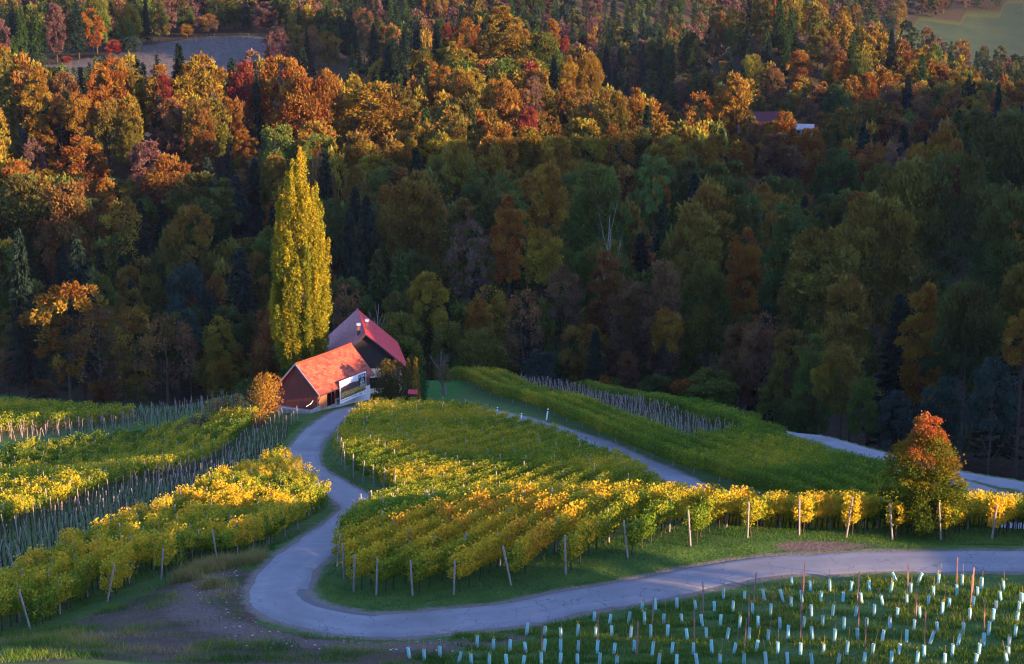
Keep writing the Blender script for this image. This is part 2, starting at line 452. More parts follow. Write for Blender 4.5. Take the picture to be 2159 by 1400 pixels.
peak = poly_mask([(-12, 640), (30, 640), (40, 720), (-10, 720)], MX, MY).astype(float)
bank = np.clip(1 - np.abs(RD - 3.0) / 3.5, 0, 1) * poly_mask(pix_poly([(350,1215),(500,1190),(560,1200),(520,1260),(540,1310),(640,1345),(800,1355),(1000,1345),(1150,1325),(1000,1390),(400,1395),(250,1330)]), MX, MY)
bank2 = poly_mask(pix_poly([(0,1345),(120,1320),(300,1255),(430,1205),(500,1195),(545,1215),(515,1270),(560,1320),(700,1350),(1000,1350),(900,1399),(0,1399)]), MX, MY).astype(float)
crest_earth = np.clip(1 - np.hypot((MX - 17.5) / 4.5, (MY - 95.0) / 1.3), 0, 1)
bright = poly_mask(pix_poly([(900,795),(940,785),(1000,800),(960,850),(890,845)]), MX, MY) | poly_mask([(-200, 262), (-40, 262), (-40, 320), (-200, 330)], MX, MY)

me = np_mesh("ground", np.stack([MX.ravel(), MY.ravel(), MZ.ravel()], 1),
             [np.stack([(i0 := np.arange(MX.size).reshape(MX.shape))[:-1, :-1], i0[:-1, 1:], i0[1:, 1:], i0[1:, :-1]], -1).reshape(-1, 4)], [], smooth=True,
             vattrs={"wood": wood.ravel(), "verge": np.clip(1 - RD / 1.6, 0, 1).ravel(), "earth": np.clip(np.maximum(bank * 0.85, crest_earth * 1.5), 0, 1).ravel(),
                     "weedy": bank2.ravel(), "clearing": clearing.ravel(), "field": np.maximum(farfield, peak).ravel(), "lush": bright.astype(float).ravel()})
m, nt, out = new_mat("ground")
co = N(nt, "ShaderNodeTexCoord").outputs["Object"]
fine = noise(nt, 6.0, 5, 0.65, vec=co); mid = noise(nt, 0.8, 4, 0.6, vec=co); big = noise(nt, 0.12, 3, 0.5, vec=co)
grass = ramp(nt, math_n(nt, "ADD", math_n(nt, "MULTIPLY", fine, 0.55), math_n(nt, "MULTIPLY", mid, 0.45)), [(0.30, (0.012, 0.040, 0.010)), (0.50, (0.030, 0.082, 0.014)), (0.68, (0.070, 0.120, 0.022))]).outputs[0]
grass = mix(nt, math_n(nt, "MULTIPLY", big, 0.35), grass, (0.09, 0.085, 0.03))
def mask(name, edge=0.5, soft=4.0, amt=0.6):
    a = attr(nt, name).outputs["Fac"]
    x = math_n(nt, "ADD", a, math_n(nt, "MULTIPLY", math_n(nt, "SUBTRACT", math_n(nt, "ADD", math_n(nt, "MULTIPLY", mid, 0.6), math_n(nt, "MULTIPLY", fine, 0.4)), 0.5), amt * 2))
    return math_n(nt, "MULTIPLY", math_n(nt, "SUBTRACT", x, edge), soft, True)
col = mix(nt, attr(nt, "lush").outputs["Fac"], grass, ramp(nt, math_n(nt, "ADD", math_n(nt, "MULTIPLY", fine, .5), math_n(nt, "MULTIPLY", mid, .5)), [(.3, (.012, .055, .008)), (.55, (.026, .105, .014)), (.75, (.06, .135, .02))]).outputs[0])
weeds = ramp(nt, mid, [(0.33, (0.020, 0.032, 0.011)), (0.45, (0.045, 0.030, 0.020)), (0.66, (0.080, 0.054, 0.038))]).outputs[0]
weeds = mix(nt, 0.55, weeds, ramp(nt, fine, [(0.35, (0.02, 0.018, 0.012)), (0.7, (0.125, 0.088, 0.06))]).outputs[0])
col = mix(nt, mask("weedy", 0.5, 4, 0.3), col, weeds)
soil = ramp(nt, fine, [(0.3, (0.052, 0.038, 0.032)), (0.7, (0.135, 0.102, 0.085))]).outputs[0]
col = mix(nt, mask("earth", 0.42, 4, 0.5), col, soil)
gravel = ramp(nt, noise(nt, 22, 3, 0.7, vec=co), [(0.35, (0.065, 0.055, 0.045)), (0.7, (0.21, 0.18, 0.155))]).outputs[0]
col = mix(nt, mask("verge", 0.72, 5, 0.45), col, gravel)
col = mix(nt, mask("clearing", 0.5, 6, 0.15), col, ramp(nt, noise(nt, 0.5, 4, 0.7, vec=co), [(0.3, (0.040, 0.034, 0.028)), (0.7, (0.105, 0.088, 0.075))]).outputs[0])
col = mix(nt, mask("field", 0.5, 6, 0.1), col, ramp(nt, noise(nt, 0.06, 4, 0.7, vec=co), [(0.3, (0.018, 0.036, 0.017)), (0.7, (0.034, 0.048, 0.023))]).outputs[0])
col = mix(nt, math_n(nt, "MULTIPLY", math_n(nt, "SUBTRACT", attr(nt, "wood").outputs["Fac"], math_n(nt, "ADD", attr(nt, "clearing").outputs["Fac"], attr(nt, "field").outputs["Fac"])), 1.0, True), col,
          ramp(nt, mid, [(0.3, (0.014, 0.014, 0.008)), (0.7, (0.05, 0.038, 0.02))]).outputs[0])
pbr(nt, out, col, 0.95, bump=math_n(nt, "ADD", fine, math_n(nt, "MULTIPLY", mid, 2.0)), bstr=0.7, bdist=0.12, spec=0.1)
me.materials.append(m)
ground = link(bpy.data.objects.new("ground", me)); tag(ground, "grassy vineyard hillside falling into a wooded valley", "ground", kind="structure")

# ------------------------------------------------------------------ road surfaces
m, nt, out = new_mat("asphalt")
co = N(nt, "ShaderNodeTexCoord").outputs["Object"]
acr = attr(nt, "across").outputs["Fac"]
grain = noise(nt, 18, 4, 0.7, vec=co); blot = noise(nt, 0.5, 4, 0.6, vec=co)
base = ramp(nt, math_n(nt, "ADD", math_n(nt, "MULTIPLY", grain, 0.5), math_n(nt, "MULTIPLY", blot, 0.5)), [(0.32, (0.105, 0.107, 0.116)), (0.66, (0.180, 0.180, 0.190))]).outputs[0]
tr = math_n(nt, "ABSOLUTE", math_n(nt, "SUBTRACT", math_n(nt, "ABSOLUTE", acr), 0.5))
base = mix(nt, math_n(nt, "MULTIPLY", math_n(nt, "SUBTRACT", 0.22, tr), 1.3, True), base, (0.200, 0.198, 0.200))
dirt = math_n(nt, "MULTIPLY", math_n(nt, "SUBTRACT", math_n(nt, "ADD", math_n(nt, "ABSOLUTE", acr), math_n(nt, "MULTIPLY", blot, 0.35)), 1.08), 5.0, True)
base = mix(nt, dirt, base, (0.150, 0.125, 0.105))
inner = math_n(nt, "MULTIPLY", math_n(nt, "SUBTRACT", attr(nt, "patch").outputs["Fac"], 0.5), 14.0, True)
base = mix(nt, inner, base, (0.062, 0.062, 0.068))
crk = N(nt, "ShaderNodeTexVoronoi", feature="DISTANCE_TO_EDGE", i_Scale=0.55)
wv_ = N(nt, "ShaderNodeVectorMath", operation="ADD"); L(nt, co, wv_.inputs[0]); nn_ = N(nt, "ShaderNodeTexNoise", i_Scale=1.6, i_Detail=4.0); L(nt, co, nn_.inputs["Vector"]); L(nt, nn_.outputs["Color"], wv_.inputs[1]); L(nt, wv_.outputs[0], crk.inputs["Vector"])
cm = math_n(nt, "MULTIPLY", math_n(nt, "LESS_THAN", crk.outputs[0], 0.012), math_n(nt, "GREATER_THAN", blot, 0.47))
base = mix(nt, math_n(nt, "MULTIPLY", cm, 0.55), base, (0.05, 0.05, 0.055))
big_ = noise(nt, 0.16, 3, 0.5, vec=co)
base = mix(nt, math_n(nt, "MULTIPLY", math_n(nt, "SUBTRACT", big_, 0.52), 3.0, True), base, (0.085, 0.085, 0.09))
pbr(nt, out, base, 0.85, bump=grain, bstr=0.25, bdist=0.02, spec=0.25)
M["asphalt"] = m
LAB = {"road": "narrow asphalt lane looping round the vineyard down to the barn", "upper_road": "asphalt lane between the heart shaped vineyard and the far field",
       "ridge_road": "pale road along the edge of the dark wood", "branch_road": "narrow road below the ridge road behind the maple"}
for k_, (nm, ln, wd) in enumerate(road_data):
    T = np.gradient(ln, axis=0); T = unit(T); Nr = np.stack([-T[:, 1], T[:, 0]], 1)
    h = gz(ln[:, 0], ln[:, 1]); kk = np.hanning(9); kk /= kk.sum(); h = np.convolve(np.pad(h, 4, mode="edge"), kk, "valid")
    W = np.linspace(-1, 1, 13)
    # uneven edges
    ar = np.arange(len(ln)); eL = 1 + 0.14 * (vnoise(ar, ar * 0, 4, 11 + k_) - 0.5) + .07 * (vnoise(ar, ar * 0, 1.3, 12 + k_) - .5); eR = 1 + 0.14 * (vnoise(ar, ar * 0, 4, 21 + k_) - 0.5) + .07 * (vnoise(ar, ar * 0, 1.3, 22 + k_) - .5)
    vs = []; ac = []; pa = []
    for j, s in enumerate(W):
        e = np.where(s < 0, eL, eR)
        p = ln + Nr * (wd / 2 * s * e)[:, None]
        zz = np.maximum(h + 0.05 * (1 - s * s), gz(p[:, 0], p[:, 1])) + 0.035 + 0.004 * k_
        if abs(s) == 1: zz = zz - 0.10
        vs.append(np.stack([p[:, 0], p[:, 1], zz], 1)); ac.append(np.full(len(ln), s))
        ins = np.zeros(len(ln))
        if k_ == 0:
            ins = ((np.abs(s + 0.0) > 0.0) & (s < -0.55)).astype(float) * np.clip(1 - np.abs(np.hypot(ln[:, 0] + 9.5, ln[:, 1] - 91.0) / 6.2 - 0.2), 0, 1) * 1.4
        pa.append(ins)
    n = len(ln); V = np.stack(vs, 1).reshape(-1, 3)
    idx = np.arange(len(V)).reshape(n, 13)
    Fq = np.stack([idx[:-1, :-1], idx[:-1, 1:], idx[1:, 1:], idx[1:, :-1]], -1).reshape(-1, 4)
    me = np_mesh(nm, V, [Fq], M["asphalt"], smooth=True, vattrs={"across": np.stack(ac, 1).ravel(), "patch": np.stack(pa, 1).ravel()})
    tag(link(bpy.data.objects.new(nm, me)), LAB[nm], "road", kind="structure")
# ------------------------------------------------------------------ vineyards
def run_segments(poly, d, n, s, st=0.5):
    """Stretches of the line {s*n + t*d} inside a polygon, as (t0, t1)."""
    pl = np.asarray(poly); tt = pl @ d
    t = np.arange(tt.min() - 1, tt.max() + 1, st)
    q = s * n[None] + t[:, None] * d[None]
    ins = poly_mask(pl, q[:, 0], q[:, 1])
    segs = []; i = 0
    while i < len(t):
        if ins[i]:
            j = i
            while j + 1 < len(t) and ins[j + 1]: j += 1
            if t[j] - t[i] > 3: segs.append((t[i], t[j]))
            i = j + 1
        else: i += 1
    return segs

post_me = {}
def post_mesh(kind):
    if kind not in post_me:
        b = MB()
        if kind == "post": b.tube([(0,0,-0.25),(0.01,0,0.9),(0,0.015,1.0)], [0.05,0.046,0.04], 7)
        else: b.tube([(0,0,-0.25),(0.008,0.006,0.55),(0,0,1.0)], [0.036,0.034,0.03], 6)
        post_me[kind] = b.mesh("vineyard_" + kind, M["post_wood"])
    return post_me[kind]
def vine_trunk_mesh(i):
    k = "vine%d" % i
    if k not in post_me:
        r = random.Random(i); b = MB()
        pts = [(0,0,-0.1)]; x = y = 0
        for z in (0.2, 0.45, 0.65, 0.85):
            x += r.uniform(-.06,.06); y += r.uniform(-.05,.05); pts.append((x,y,z))
        b.tube(pts, [0.05,0.04,0.033,0.032,0.024], 6)
        for sgn in (-1, 1):
            b.tube([pts[-2], (x+0.25*sgn, y, 0.9), (x+0.55*sgn, y, 0.93)], [0.02,0.016,0.008], 4)
        post_me[k] = b.mesh("vine_trunk", M["vine_wood"])
    return post_me[k]
def bare_vine_mesh(i):
    k = "bare%d" % i
    if k not in post_me:
        r = random.Random(100 + i); b = MB()
        pts = [(0,0,-0.1)]; x = y = 0
        for z in (0.25, 0.5, 0.75):
            x += r.uniform(-.08,.08); y += r.uniform(-.06,.06); pts.append((x,y,z))
        b.tube(pts, [0.055,0.045,0.04,0.035], 6)
        for q in range(4):
            a = r.uniform(-0.9, 0.9); l = r.uniform(0.5, 0.95)
            b.tube([pts[-1], (x+a*.35, y+r.uniform(-.1,.1), .75+l*.5), (x+a*.85, y+r.uniform(-.15,.15), .8+l*(.5 if q else .25))], [0.022,0.016,0.009], 4)
        post_me[k] = b.mesh("bare_vine", M["vine_wood"])
    return post_me[k]

def foliage_row(p0, d, length, dens, leaf, lo, hi, half, tint0, patch=8.0, ragged=0.25, tvar=0.22, gaps=0.0):
    """Leaves of one trellised row, in coordinates relative to p0 (ground start)."""
    n = int(length * dens); side = np.array([-d[1], d[0]])
    t = rng.uniform(0, length, n)
    wx = p0[0] + d[0] * t; wy = p0[1] + d[1] * t
    plant = np.floor(t / 1.05 + rng.normal(0, .22, n))
    key = (plant * 7919 + int(abs(p0[0] * 131 + p0[1] * 17)))
    h1 = np.mod(np.sin(key * 12.9898) * 43758.5453, 1.0); h2 = np.mod(np.sin(key * 78.233) * 12543.123, 1.0); h3 = np.mod(np.sin(key * 3.77) * 9871.1, 1.0)
    keep = h3 > gaps
    t, wx, wy, h1, h2 = t[keep], wx[keep], wy[keep], h1[keep], h2[keep]; n = len(t)
    top = hi * (1 + (h1 - .5) * ragged); bot = lo * (1 + (h2 - .5) * ragged * 2.0)
    ang = rng.uniform(0, 2 * PI, n); rad = np.sqrt(rng.uniform(0.25, 1.08, n))
    hw = half * (0.75 + 0.5 * h2)
    cc, ss_ = np.cos(ang), np.sin(ang)
    cc = np.sign(cc) * np.abs(cc) ** 0.6; ss_ = np.sign(ss_) * np.abs(ss_) ** 0.6
    off = cc * rad * hw; z = (top + bot) / 2 + ss_ * rad * (top - bot) / 2
    spr = rng.uniform(0, 1, n) < 0.05
    z = np.where(spr, top + rng.uniform(0, .28, n), z)
    X = d[0] * t + side[0] * off; Y = d[1] * t + side[1] * off
    gzv = gz(p0[0] + X, p0[1] + Y)
    C = np.stack([X, Y, gzv - p0[2] + z], 1)
    nd = np.stack([side[0] * cc, side[1] * cc, ss_ * 0.8], 1) + rnd_dirs(n) * 0.75
    A = rnd_dirs(n) + np.array([0, 0, -0.7])
    ln = leaf * rng.uniform(.75, 1.3, n)
    V, Fq = kites(C, A, unit(nd), ln, ln * 0.9)
    tv = tint0 + (vnoise(wx, wy, patch, 31) - .5) * 0.45 + (h1 - .5) * tvar + rng.normal(0, .10, n)
    return V, Fq, np.clip(tv, 0, 1)

ROWS = []
def vine_row(name, label, group, q0, d, length, fol=None, post_step=5.0, post_h=1.9, trunk_step=None, bare_step=None, end_lean=0.0, kind="post", cat="vine row"):
    z0 = float(gz(q0[0], q0[1])); p0 = (float(q0[0]), float(q0[1]), z0)
    root = empty(name, p0, 0, label, cat, group)
    if fol:
        V, Fq, tv = foliage_row(p0, d, length, **fol)
        child("foliage", np_mesh("vine_foliage", V, [Fq], M["vine_leaf"], {"tint": tv}), root)
    def put(nm, me, t, sc, rx=0.0, ry=0.0, rz=0.0, off=0.0):
        x = d[0] * t - d[1] * off; y = d[1] * t + d[0] * off
        child(nm, me, root, (x, y, float(gz(p0[0] + x, p0[1] + y)) - z0), (rx, ry, rz), sc)
    if post_step:
        ts = np.arange(0, length, post_step)
        for i, t in enumerate(ts):
            lean = end_lean if i == 0 else 0.0
            put("post", post_mesh(kind), float(t) + (0.0 if i == 0 else random.uniform(-.3, .3)), (1.15 if i == 0 else 1, 1.15 if i == 0 else 1, post_h * random.uniform(.93, 1.08) * (1 if kind == 'post' else random.uniform(.78, 1.08))),
                random.gauss(0, .06 if kind == 'post' else .11) + lean * d[1] * -1, random.gauss(0, .06 if kind == 'post' else .11) + lean * d[0], random.uniform(0, 6), random.uniform(-.06, .06))
    if trunk_step:
        for i, t in enumerate(np.arange(0.7, min(length, trunk_step[1]), trunk_step[0])):
            put("vine_trunk", vine_trunk_mesh(random.randrange(5)), float(t) + random.uniform(-.2, .2), (1, 1, random.uniform(.9, 1.15)), 0, 0, random.uniform(-.5, .5) + math.atan2(d[1], d[0]), random.uniform(-.05, .05))
    if bare_step:
        for i, t in enumerate(np.arange(0.5, length, bare_step)[:99]):
            put("bare_vine", bare_vine_mesh(random.randrange(6)), float(t) + random.uniform(-.25, .25), (1, 1, random.uniform(.85, 1.2)), 0, 0, random.uniform(-.5, .5) + math.atan2(d[1], d[0]), random.uniform(-.08, .08))
    return root

# --- heart shaped vineyard, one run of rows from the near lane over the crest to the far lane
posts_pix = [(702,1200),(740,1250),(800,1258),(860,1262),(950,1260),(1060,1240),(1170,1220),(1290,1190),(1415,1165),(1540,1142),(1665,1131),(1770,1135),(1885,1140),(1990,1140),(2120,1138)]
hp = [tuple(hit(*p)[:2]) for p in posts_pix] + [(33, 97), (42, 99), (50, 112), (44, 117)]
up = [p for p in upper if p[1] < 199 and p[0] < 40]
T_ = np.gradient(np.array(up), axis=0); T_ = unit(T_); Nn_ = np.stack([T_[:, 1], -T_[:, 0]], 1)
off_up = np.array(up) + Nn_ * 4.0
hp += [tuple(p) for p in off_up[::-4]]
hp += pix_poly([(1000,880),(900,872),(850,870),(800,871),(770,877),(742,893),(718,925),(708,955),(712,985),(740,1007),(790,1030),(835,1052),(820,1068),(790,1085),(755,1103),(722,1140)])
dH = unit(np.array([0.50, 0.866])); nH = np.array([dH[1], -dH[0]])
s0 = float(np.array(hit(740, 1250)[:2]) @ nH)
ROWSP = 2.35
hrows = []
for k in range(-36, 22):
    for (t0, t1) in run_segments(hp, dH, nH, s0 + ROWSP * k):
        hrows.append((k, t0, t1))
cnt = 0
for k, t0, t1 in hrows:
    q0 = nH * (s0 + ROWSP * k) + dH * t0
    front = q0[1] < 100 and k >= -1
    cnt += 1
    if front: lab = f"front row of golden vines climbing from the lane, {ordw(k + 2)} from the bend"
    else: lab = f"green and yellow vine row of the heart shaped field, {ordw(cnt)} row from its barn side"
    segl = t1 - t0
    dens = 640 if front else 560
    fol = dict(dens=dens, leaf=0.125 if front else 0.135, lo=0.80 if front else 0.62, hi=2.02 if front else 1.82, half=0.43, tint0=0.55 if front else 0.39, tvar=0.42 if front else 0.18, ragged=0.25 if front else 0.14)
    vine_row("vine_row", lab, "vine rows of the heart shaped vineyard", q0, dH, segl, fol, 5.2, 2.2, (1.05, 32.0) if front else None, None, -0.10 if front else 0.0)

# --- far field between the two roads, rows along the upper lane
dR = unit(np.array([14.7, -51.0])); nR = np.array([-dR[1], dR[0]])
rp = pix_poly([(952,842),(1012,856),(1100,872),(1210,905),(1320,945),(1420,985),(1510,1025)]) + [(20.5, 139), (26, 131.5), (34, 126), (46, 123), (56, 121)] + pix_poly([(2159,1112),(2040,1078),(1940,1050),(1870,1024),(1790,1000),(1720,972),(1660,944),(1560,902),(1450,872),(1320,844),(1200,822),(1060,805),(962,794),(944,806)])
sR = float(np.array(hit(1250, 915)[:2]) @ nR)
cnt = 0
bares = 0
FARROWS = []
for k in range(0, 24):
    s = sR + 0.3 + k * 2.25
    for (t0, t1) in run_segments(rp, dR, nR, s):
        FARROWS.append((s, t0, t1))
for s, t0, t1 in FARROWS:
    pa = nR * s + dR * t0; pb = nR * s + dR * t1
    ua, va = project(pa[0], pa[1], float(gz(*pa)))
    in_bare = 66.0 < s < 74.5
    parts = [(t0, t1, False)]
    if in_bare:
        tc = None
        for t in np.arange(t0, t1, 1.0):
            p = nR * s + dR * t
            if p[1] < 178 + (s - 66) * 0.8: tc = t; break
        parts = [(t0, tc if tc else t1, True)] + ([(tc + 2, t1, False)] if tc and t1 - tc > 5 else [])
    for a, b, bare in parts:
        if b - a < 3: continue
        q0 = nR * s + dR * a
        if bare:
            for dd in (0.0, 1.1):
                bares += 1
                vine_row("bare_vine_row", f"leafless vine row with grey stakes beside the dark wood, {ordw(bares)} from the upper lane", "leafless vine rows by the wood", q0 + nR * dd, dR, b - a, None, 1.7, 1.75, None, 1.3, 0, "stake", "bare vine row")
        else:
            cnt += 1
            upper_band = s > 74
            fol = dict(dens=380, leaf=0.155, lo=0.6 if cnt < 3 else 0.3, hi=1.95, half=0.42, tint0=0.20 if upper_band else 0.36 - 0.014 * cnt, tvar=0.15, ragged=0.14)
            vine_row("vine_row", f"leafy vine row between upper lane and dark wood, {ordw(cnt)} from the upper lane", "vine rows of the far field", q0, dR, b - a, fol, 5.5, 1.95, None, None)

# --- slope on the other side of the lane: yellow rows, a bare strip, green rows, another bare strip
dL = unit(np.array([0.118, 1.0])); nL = np.array([dL[1], -dL[0]])
lp = pix_poly([(0,1336),(90,1326),(200,1280),(300,1240),(400,1204),(480,1180),(560,1152),(640,1113),(684,1088),(694,1070),(672,1046),(640,1022),(610,1000),(588,985),(580,965),(598,935),(622,905),(636,882),(590,886),(548,896),(515,884),(420,900),(250,930),(0,968),(-40,974)]) + [(-70, 190), (-62, 140), (-44, 105), (-32, 86)]
base_s = float(np.array([0.0, 120.0]) @ nL)
def sprime(s): return (s - base_s) / dL[1]
cnts = {}
for k in range(0, 38):
    s = base_s + (-13.0 - 1.95 * k) * dL[1]
    sp_ = sprime(s)
    band = "gold" if sp_ > -30.5 else "bare_low" if sp_ > -42 else "green"
    if band is None: continue
    for (t0, t1) in run_segments(lp, dL, nL, s):
        q0 = nL * s + dL * t0; q1 = nL * s + dL * t1
        if band == "green" and t1 - t0 < 5: continue
        cnts[band] = cnts.get(band, 0) + 1; c = ordw(cnts[band])
        if band == "gold":
            ln = min(t1 - t0, 150)
            fol = dict(dens=520, leaf=0.14, lo=0.78, hi=2.0, half=0.44, tint0=0.42, patch=5, ragged=0.55, tvar=0.5, gaps=0.10)
            vine_row("vine_row", f"shaggy yellowing vine row above the brown bank, {c} from the lane", "vine rows above the brown bank", q0, dL, ln, fol, 4.2, 2.25, (1.1, 14.0), None, -0.16)
        elif band == "green":
            fol = dict(dens=300, leaf=0.175, lo=0.45, hi=1.65, half=0.55, tint0=0.30, patch=7, ragged=0.5, tvar=0.35, gaps=0.06)
            vine_row("vine_row", f"bushy green and yellow vine row between two leafless strips, {c} from the lane", "vine rows between the leafless strips", q0, dL, t1 - t0, fol, 5.0, 2.0, None, None)
        else:
            low = band == "bare_low"
            vine_row("bare_vine_row", f"leafless vine row with pale stakes, {c} of the strip running down to the lane",
                     "leafless vine rows by the lane" if low else "leafless vine rows above the lawn", q0, dL, t1 - t0, None, 1.9 if low else 1.6, 1.66, None, 1.1 if low else 1.5, 0, "stake", "bare vine row")

# --- bare strip above, rows across the slope
dB = unit(np.array(hit(530, 842)[:2]) - np.array(hit(0, 932)[:2])); nB = np.array([dB[1], -dB[0]])
bp = pix_poly([(-30,948),(250,906),(420,878),(515,868),(560,850),(548,836),(420,852),(250,874),(0,906),(-30,910)])
bs = [np.array(q) @ nB for q in bp]; cnt = 0
s = max(bs) - .6
while s > min(bs):
    for (t0, t1) in run_segments(bp, dB, nB, s):
        if t1 - t0 < 6: continue
        cnt += 1
        vine_row("bare_vine_row", f"leafless vine row with grey stakes above the green rows, {ordw(cnt)} row up the slope", "leafless vine rows above the green rows", nB * s + dB * t0, dB, t1 - t0, None, 1.5, 1.75, None, 1.1, 0, "stake", "bare vine row")
    s -= 2.0
# --- low vineyard at the far left, golden rows with their ends on the lawn
dW = unit(np.array([0.80, 0.60])); nW = np.array([-dW[1], dW[0]])
cnt = 0
for k in range(15):
    u_e, v_e = 285 - 26.5 * k, 882 - 2.0 * k
    e = hit(u_e, v_e)[:2] if u_e > -60 else None
    if e is None: continue
    cnt += 1
    fol = dict(dens=150, leaf=0.24, lo=0.3, hi=1.9, half=0.40, tint0=0.46, tvar=0.15)
    vine_row("vine_row", f"golden vine row ending at the lawn below the wood, {ordw(cnt)} from the barn", "golden vine rows below the wood", np.array(e) - dW * 46, dW, 46, fol, 6.0, 1.9)
# ------------------------------------------------------------------ tree prototypes (about 10 m wide, 14 m high)
def crown_mesh(name, prof, nl, nleaf, R=5.0, H=11.0, z0=3.0, ll=0.75, lw=0.36, lobe_r=(0.20, 0.34), droop=-0.1, up=0.35, squash=0.8, mat=None, shell=(0.5, 0.92), seed=0, holes=0.0):
    """Crown as clumps of leaf sprays; attributes: lobe (clump colour), hgt (height in the crown)."""
    r_ = np.random.default_rng(seed)
    Vs = []; lob = []; hg = []
    k = 0
    ga = PI * (3 - math.sqrt(5)); a0 = r_.uniform(0, 6)
    for i in range(nl):
        h = ((i + 0.5) / nl) ** 0.9
        h = min(0.99, max(0.02, h + r_.normal(0, .05)))
        th = a0 + i * ga + r_.normal(0, .35)
        rad = prof(h) * R * r_.uniform(*shell)
        c = np.array([math.cos(th) * rad, math.sin(th) * rad, z0 + h * H])
        lr = R * r_.uniform(*lobe_r) * (0.55 + 0.45 * prof(h) / max(prof(0.45), .2))
        n = int(nleaf / nl * (lr / (R * np.mean(lobe_r))) ** 2)
        if r_.uniform() < holes: n = int(n * .25)
        out = np.array([math.cos(th) * .8, math.sin(th) * .8, 0.25 + h * 0.9]); out /= np.linalg.norm(out)
        d = unit(r_.normal(size=(n * 2, 3))); d = d[(d @ out) > -0.25][:n]
        ani = r_.uniform(.68, 1.38, 3); far_ = np.where(r_.uniform(size=(len(d), 1)) < .12, r_.uniform(1.1, 1.5, (len(d), 1)), 1.0)
        p = c + d * lr * r_.uniform(0.45, 1.10, (len(d), 1)) * far_ * ani * np.array([1, 1, squash])
        A = d * .7 + out * .65 + r_.normal(size=d.shape) * .5 + np.array([0, 0, up + droop])
        Nn = d * .6 + np.array([0, 0, .8]) + r_.normal(size=d.shape) * .55
        sz = r_.uniform(.65, 1.35, len(d))
        A = unit(A); S = unit(np.cross(A, Nn)); Nn = np.cross(S, A)
        L_ = (ll * sz)[:, None]; W_ = (lw * sz)[:, None]
        V = np.stack([p - A * L_ * .5, p + S * W_ * .5 + Nn * L_ * .06, p + A * L_ * .5 - Nn * L_ * .16, p - S * W_ * .5 + Nn * L_ * .06], 1)
        Vs.append(V.reshape(-1, 3)); lob.append(np.clip(r_.uniform(.1, .9) + r_.normal(0, .13, len(d)), 0, 1)); hg.append(np.clip((p[:, 2] - z0) / H, 0, 1))
    V = np.concatenate(Vs); Fq = np.arange(len(V)).reshape(-1, 4)
    return np_mesh(name, V, [Fq], mat or M["crown"], {"lobe": np.concatenate(lob), "hgt": np.concatenate(hg)})

def spruce_mesh(name, seed, H=20.0, R=3.4, nb=150, mat=None, thin=1.0):
    r_ = np.random.default_rng(seed); Cs = []; As = []; Ns = []; Ls = []; lob = []; hg = []
    for i in range(nb):
        h = 0.08 + 0.91 * (i / nb) ** 0.85
        th = i * 2.4 + r_.normal(0, .3)
        Lb = R * (1 - h) ** 0.8 * r_.uniform(.75, 1.15) + 0.25
        n = max(4, int(17 * Lb / R * 2 * thin) + 3)
        t = r_.uniform(.12, 1.0, n)
        dirx = np.array([math.cos(th), math.sin(th), 0.0])
        zc = 1.0 + h * (H - 1.0)
        p = dirx * (t * Lb)[:, None] + np.array([0, 0, 1.0]) * (zc - 0.32 * (t * Lb) + 0.10 * (t * Lb) ** 2 / max(Lb, .5))[:, None]
        sd_ = np.array([-dirx[1], dirx[0], 0])
        o = r_.normal(0, 1, n) * (0.34 * (1 - t * .6) * min(Lb, 2.2) * .6)
        p = p + sd_ * o[:, None] + r_.normal(0, .08, (n, 3))
        Cs.append(p); As.append(dirx * .9 + sd_ * (np.sign(o) * .5)[:, None] + np.array([0, 0, -.35]) + r_.normal(0, .25, (n, 3)))
        Ns.append(np.array([0, 0, 1.0]) + r_.normal(0, .4, (n, 3))); Ls.append(r_.uniform(.55, 1.0, n)); lob.append(np.full(n, r_.uniform(.15, .85)) + r_.normal(0, .1, n)); hg.append(np.full(n, h * .5))
    C = np.concatenate(Cs); ln = np.concatenate(Ls)
    V, Fq = kites(C, np.concatenate(As), np.concatenate(Ns), ln, ln * .42, .2)
    return np_mesh(name, V, [Fq], mat or M["crown"], {"lobe": np.clip(np.concatenate(lob), 0, 1), "hgt": np.concatenate(hg)})

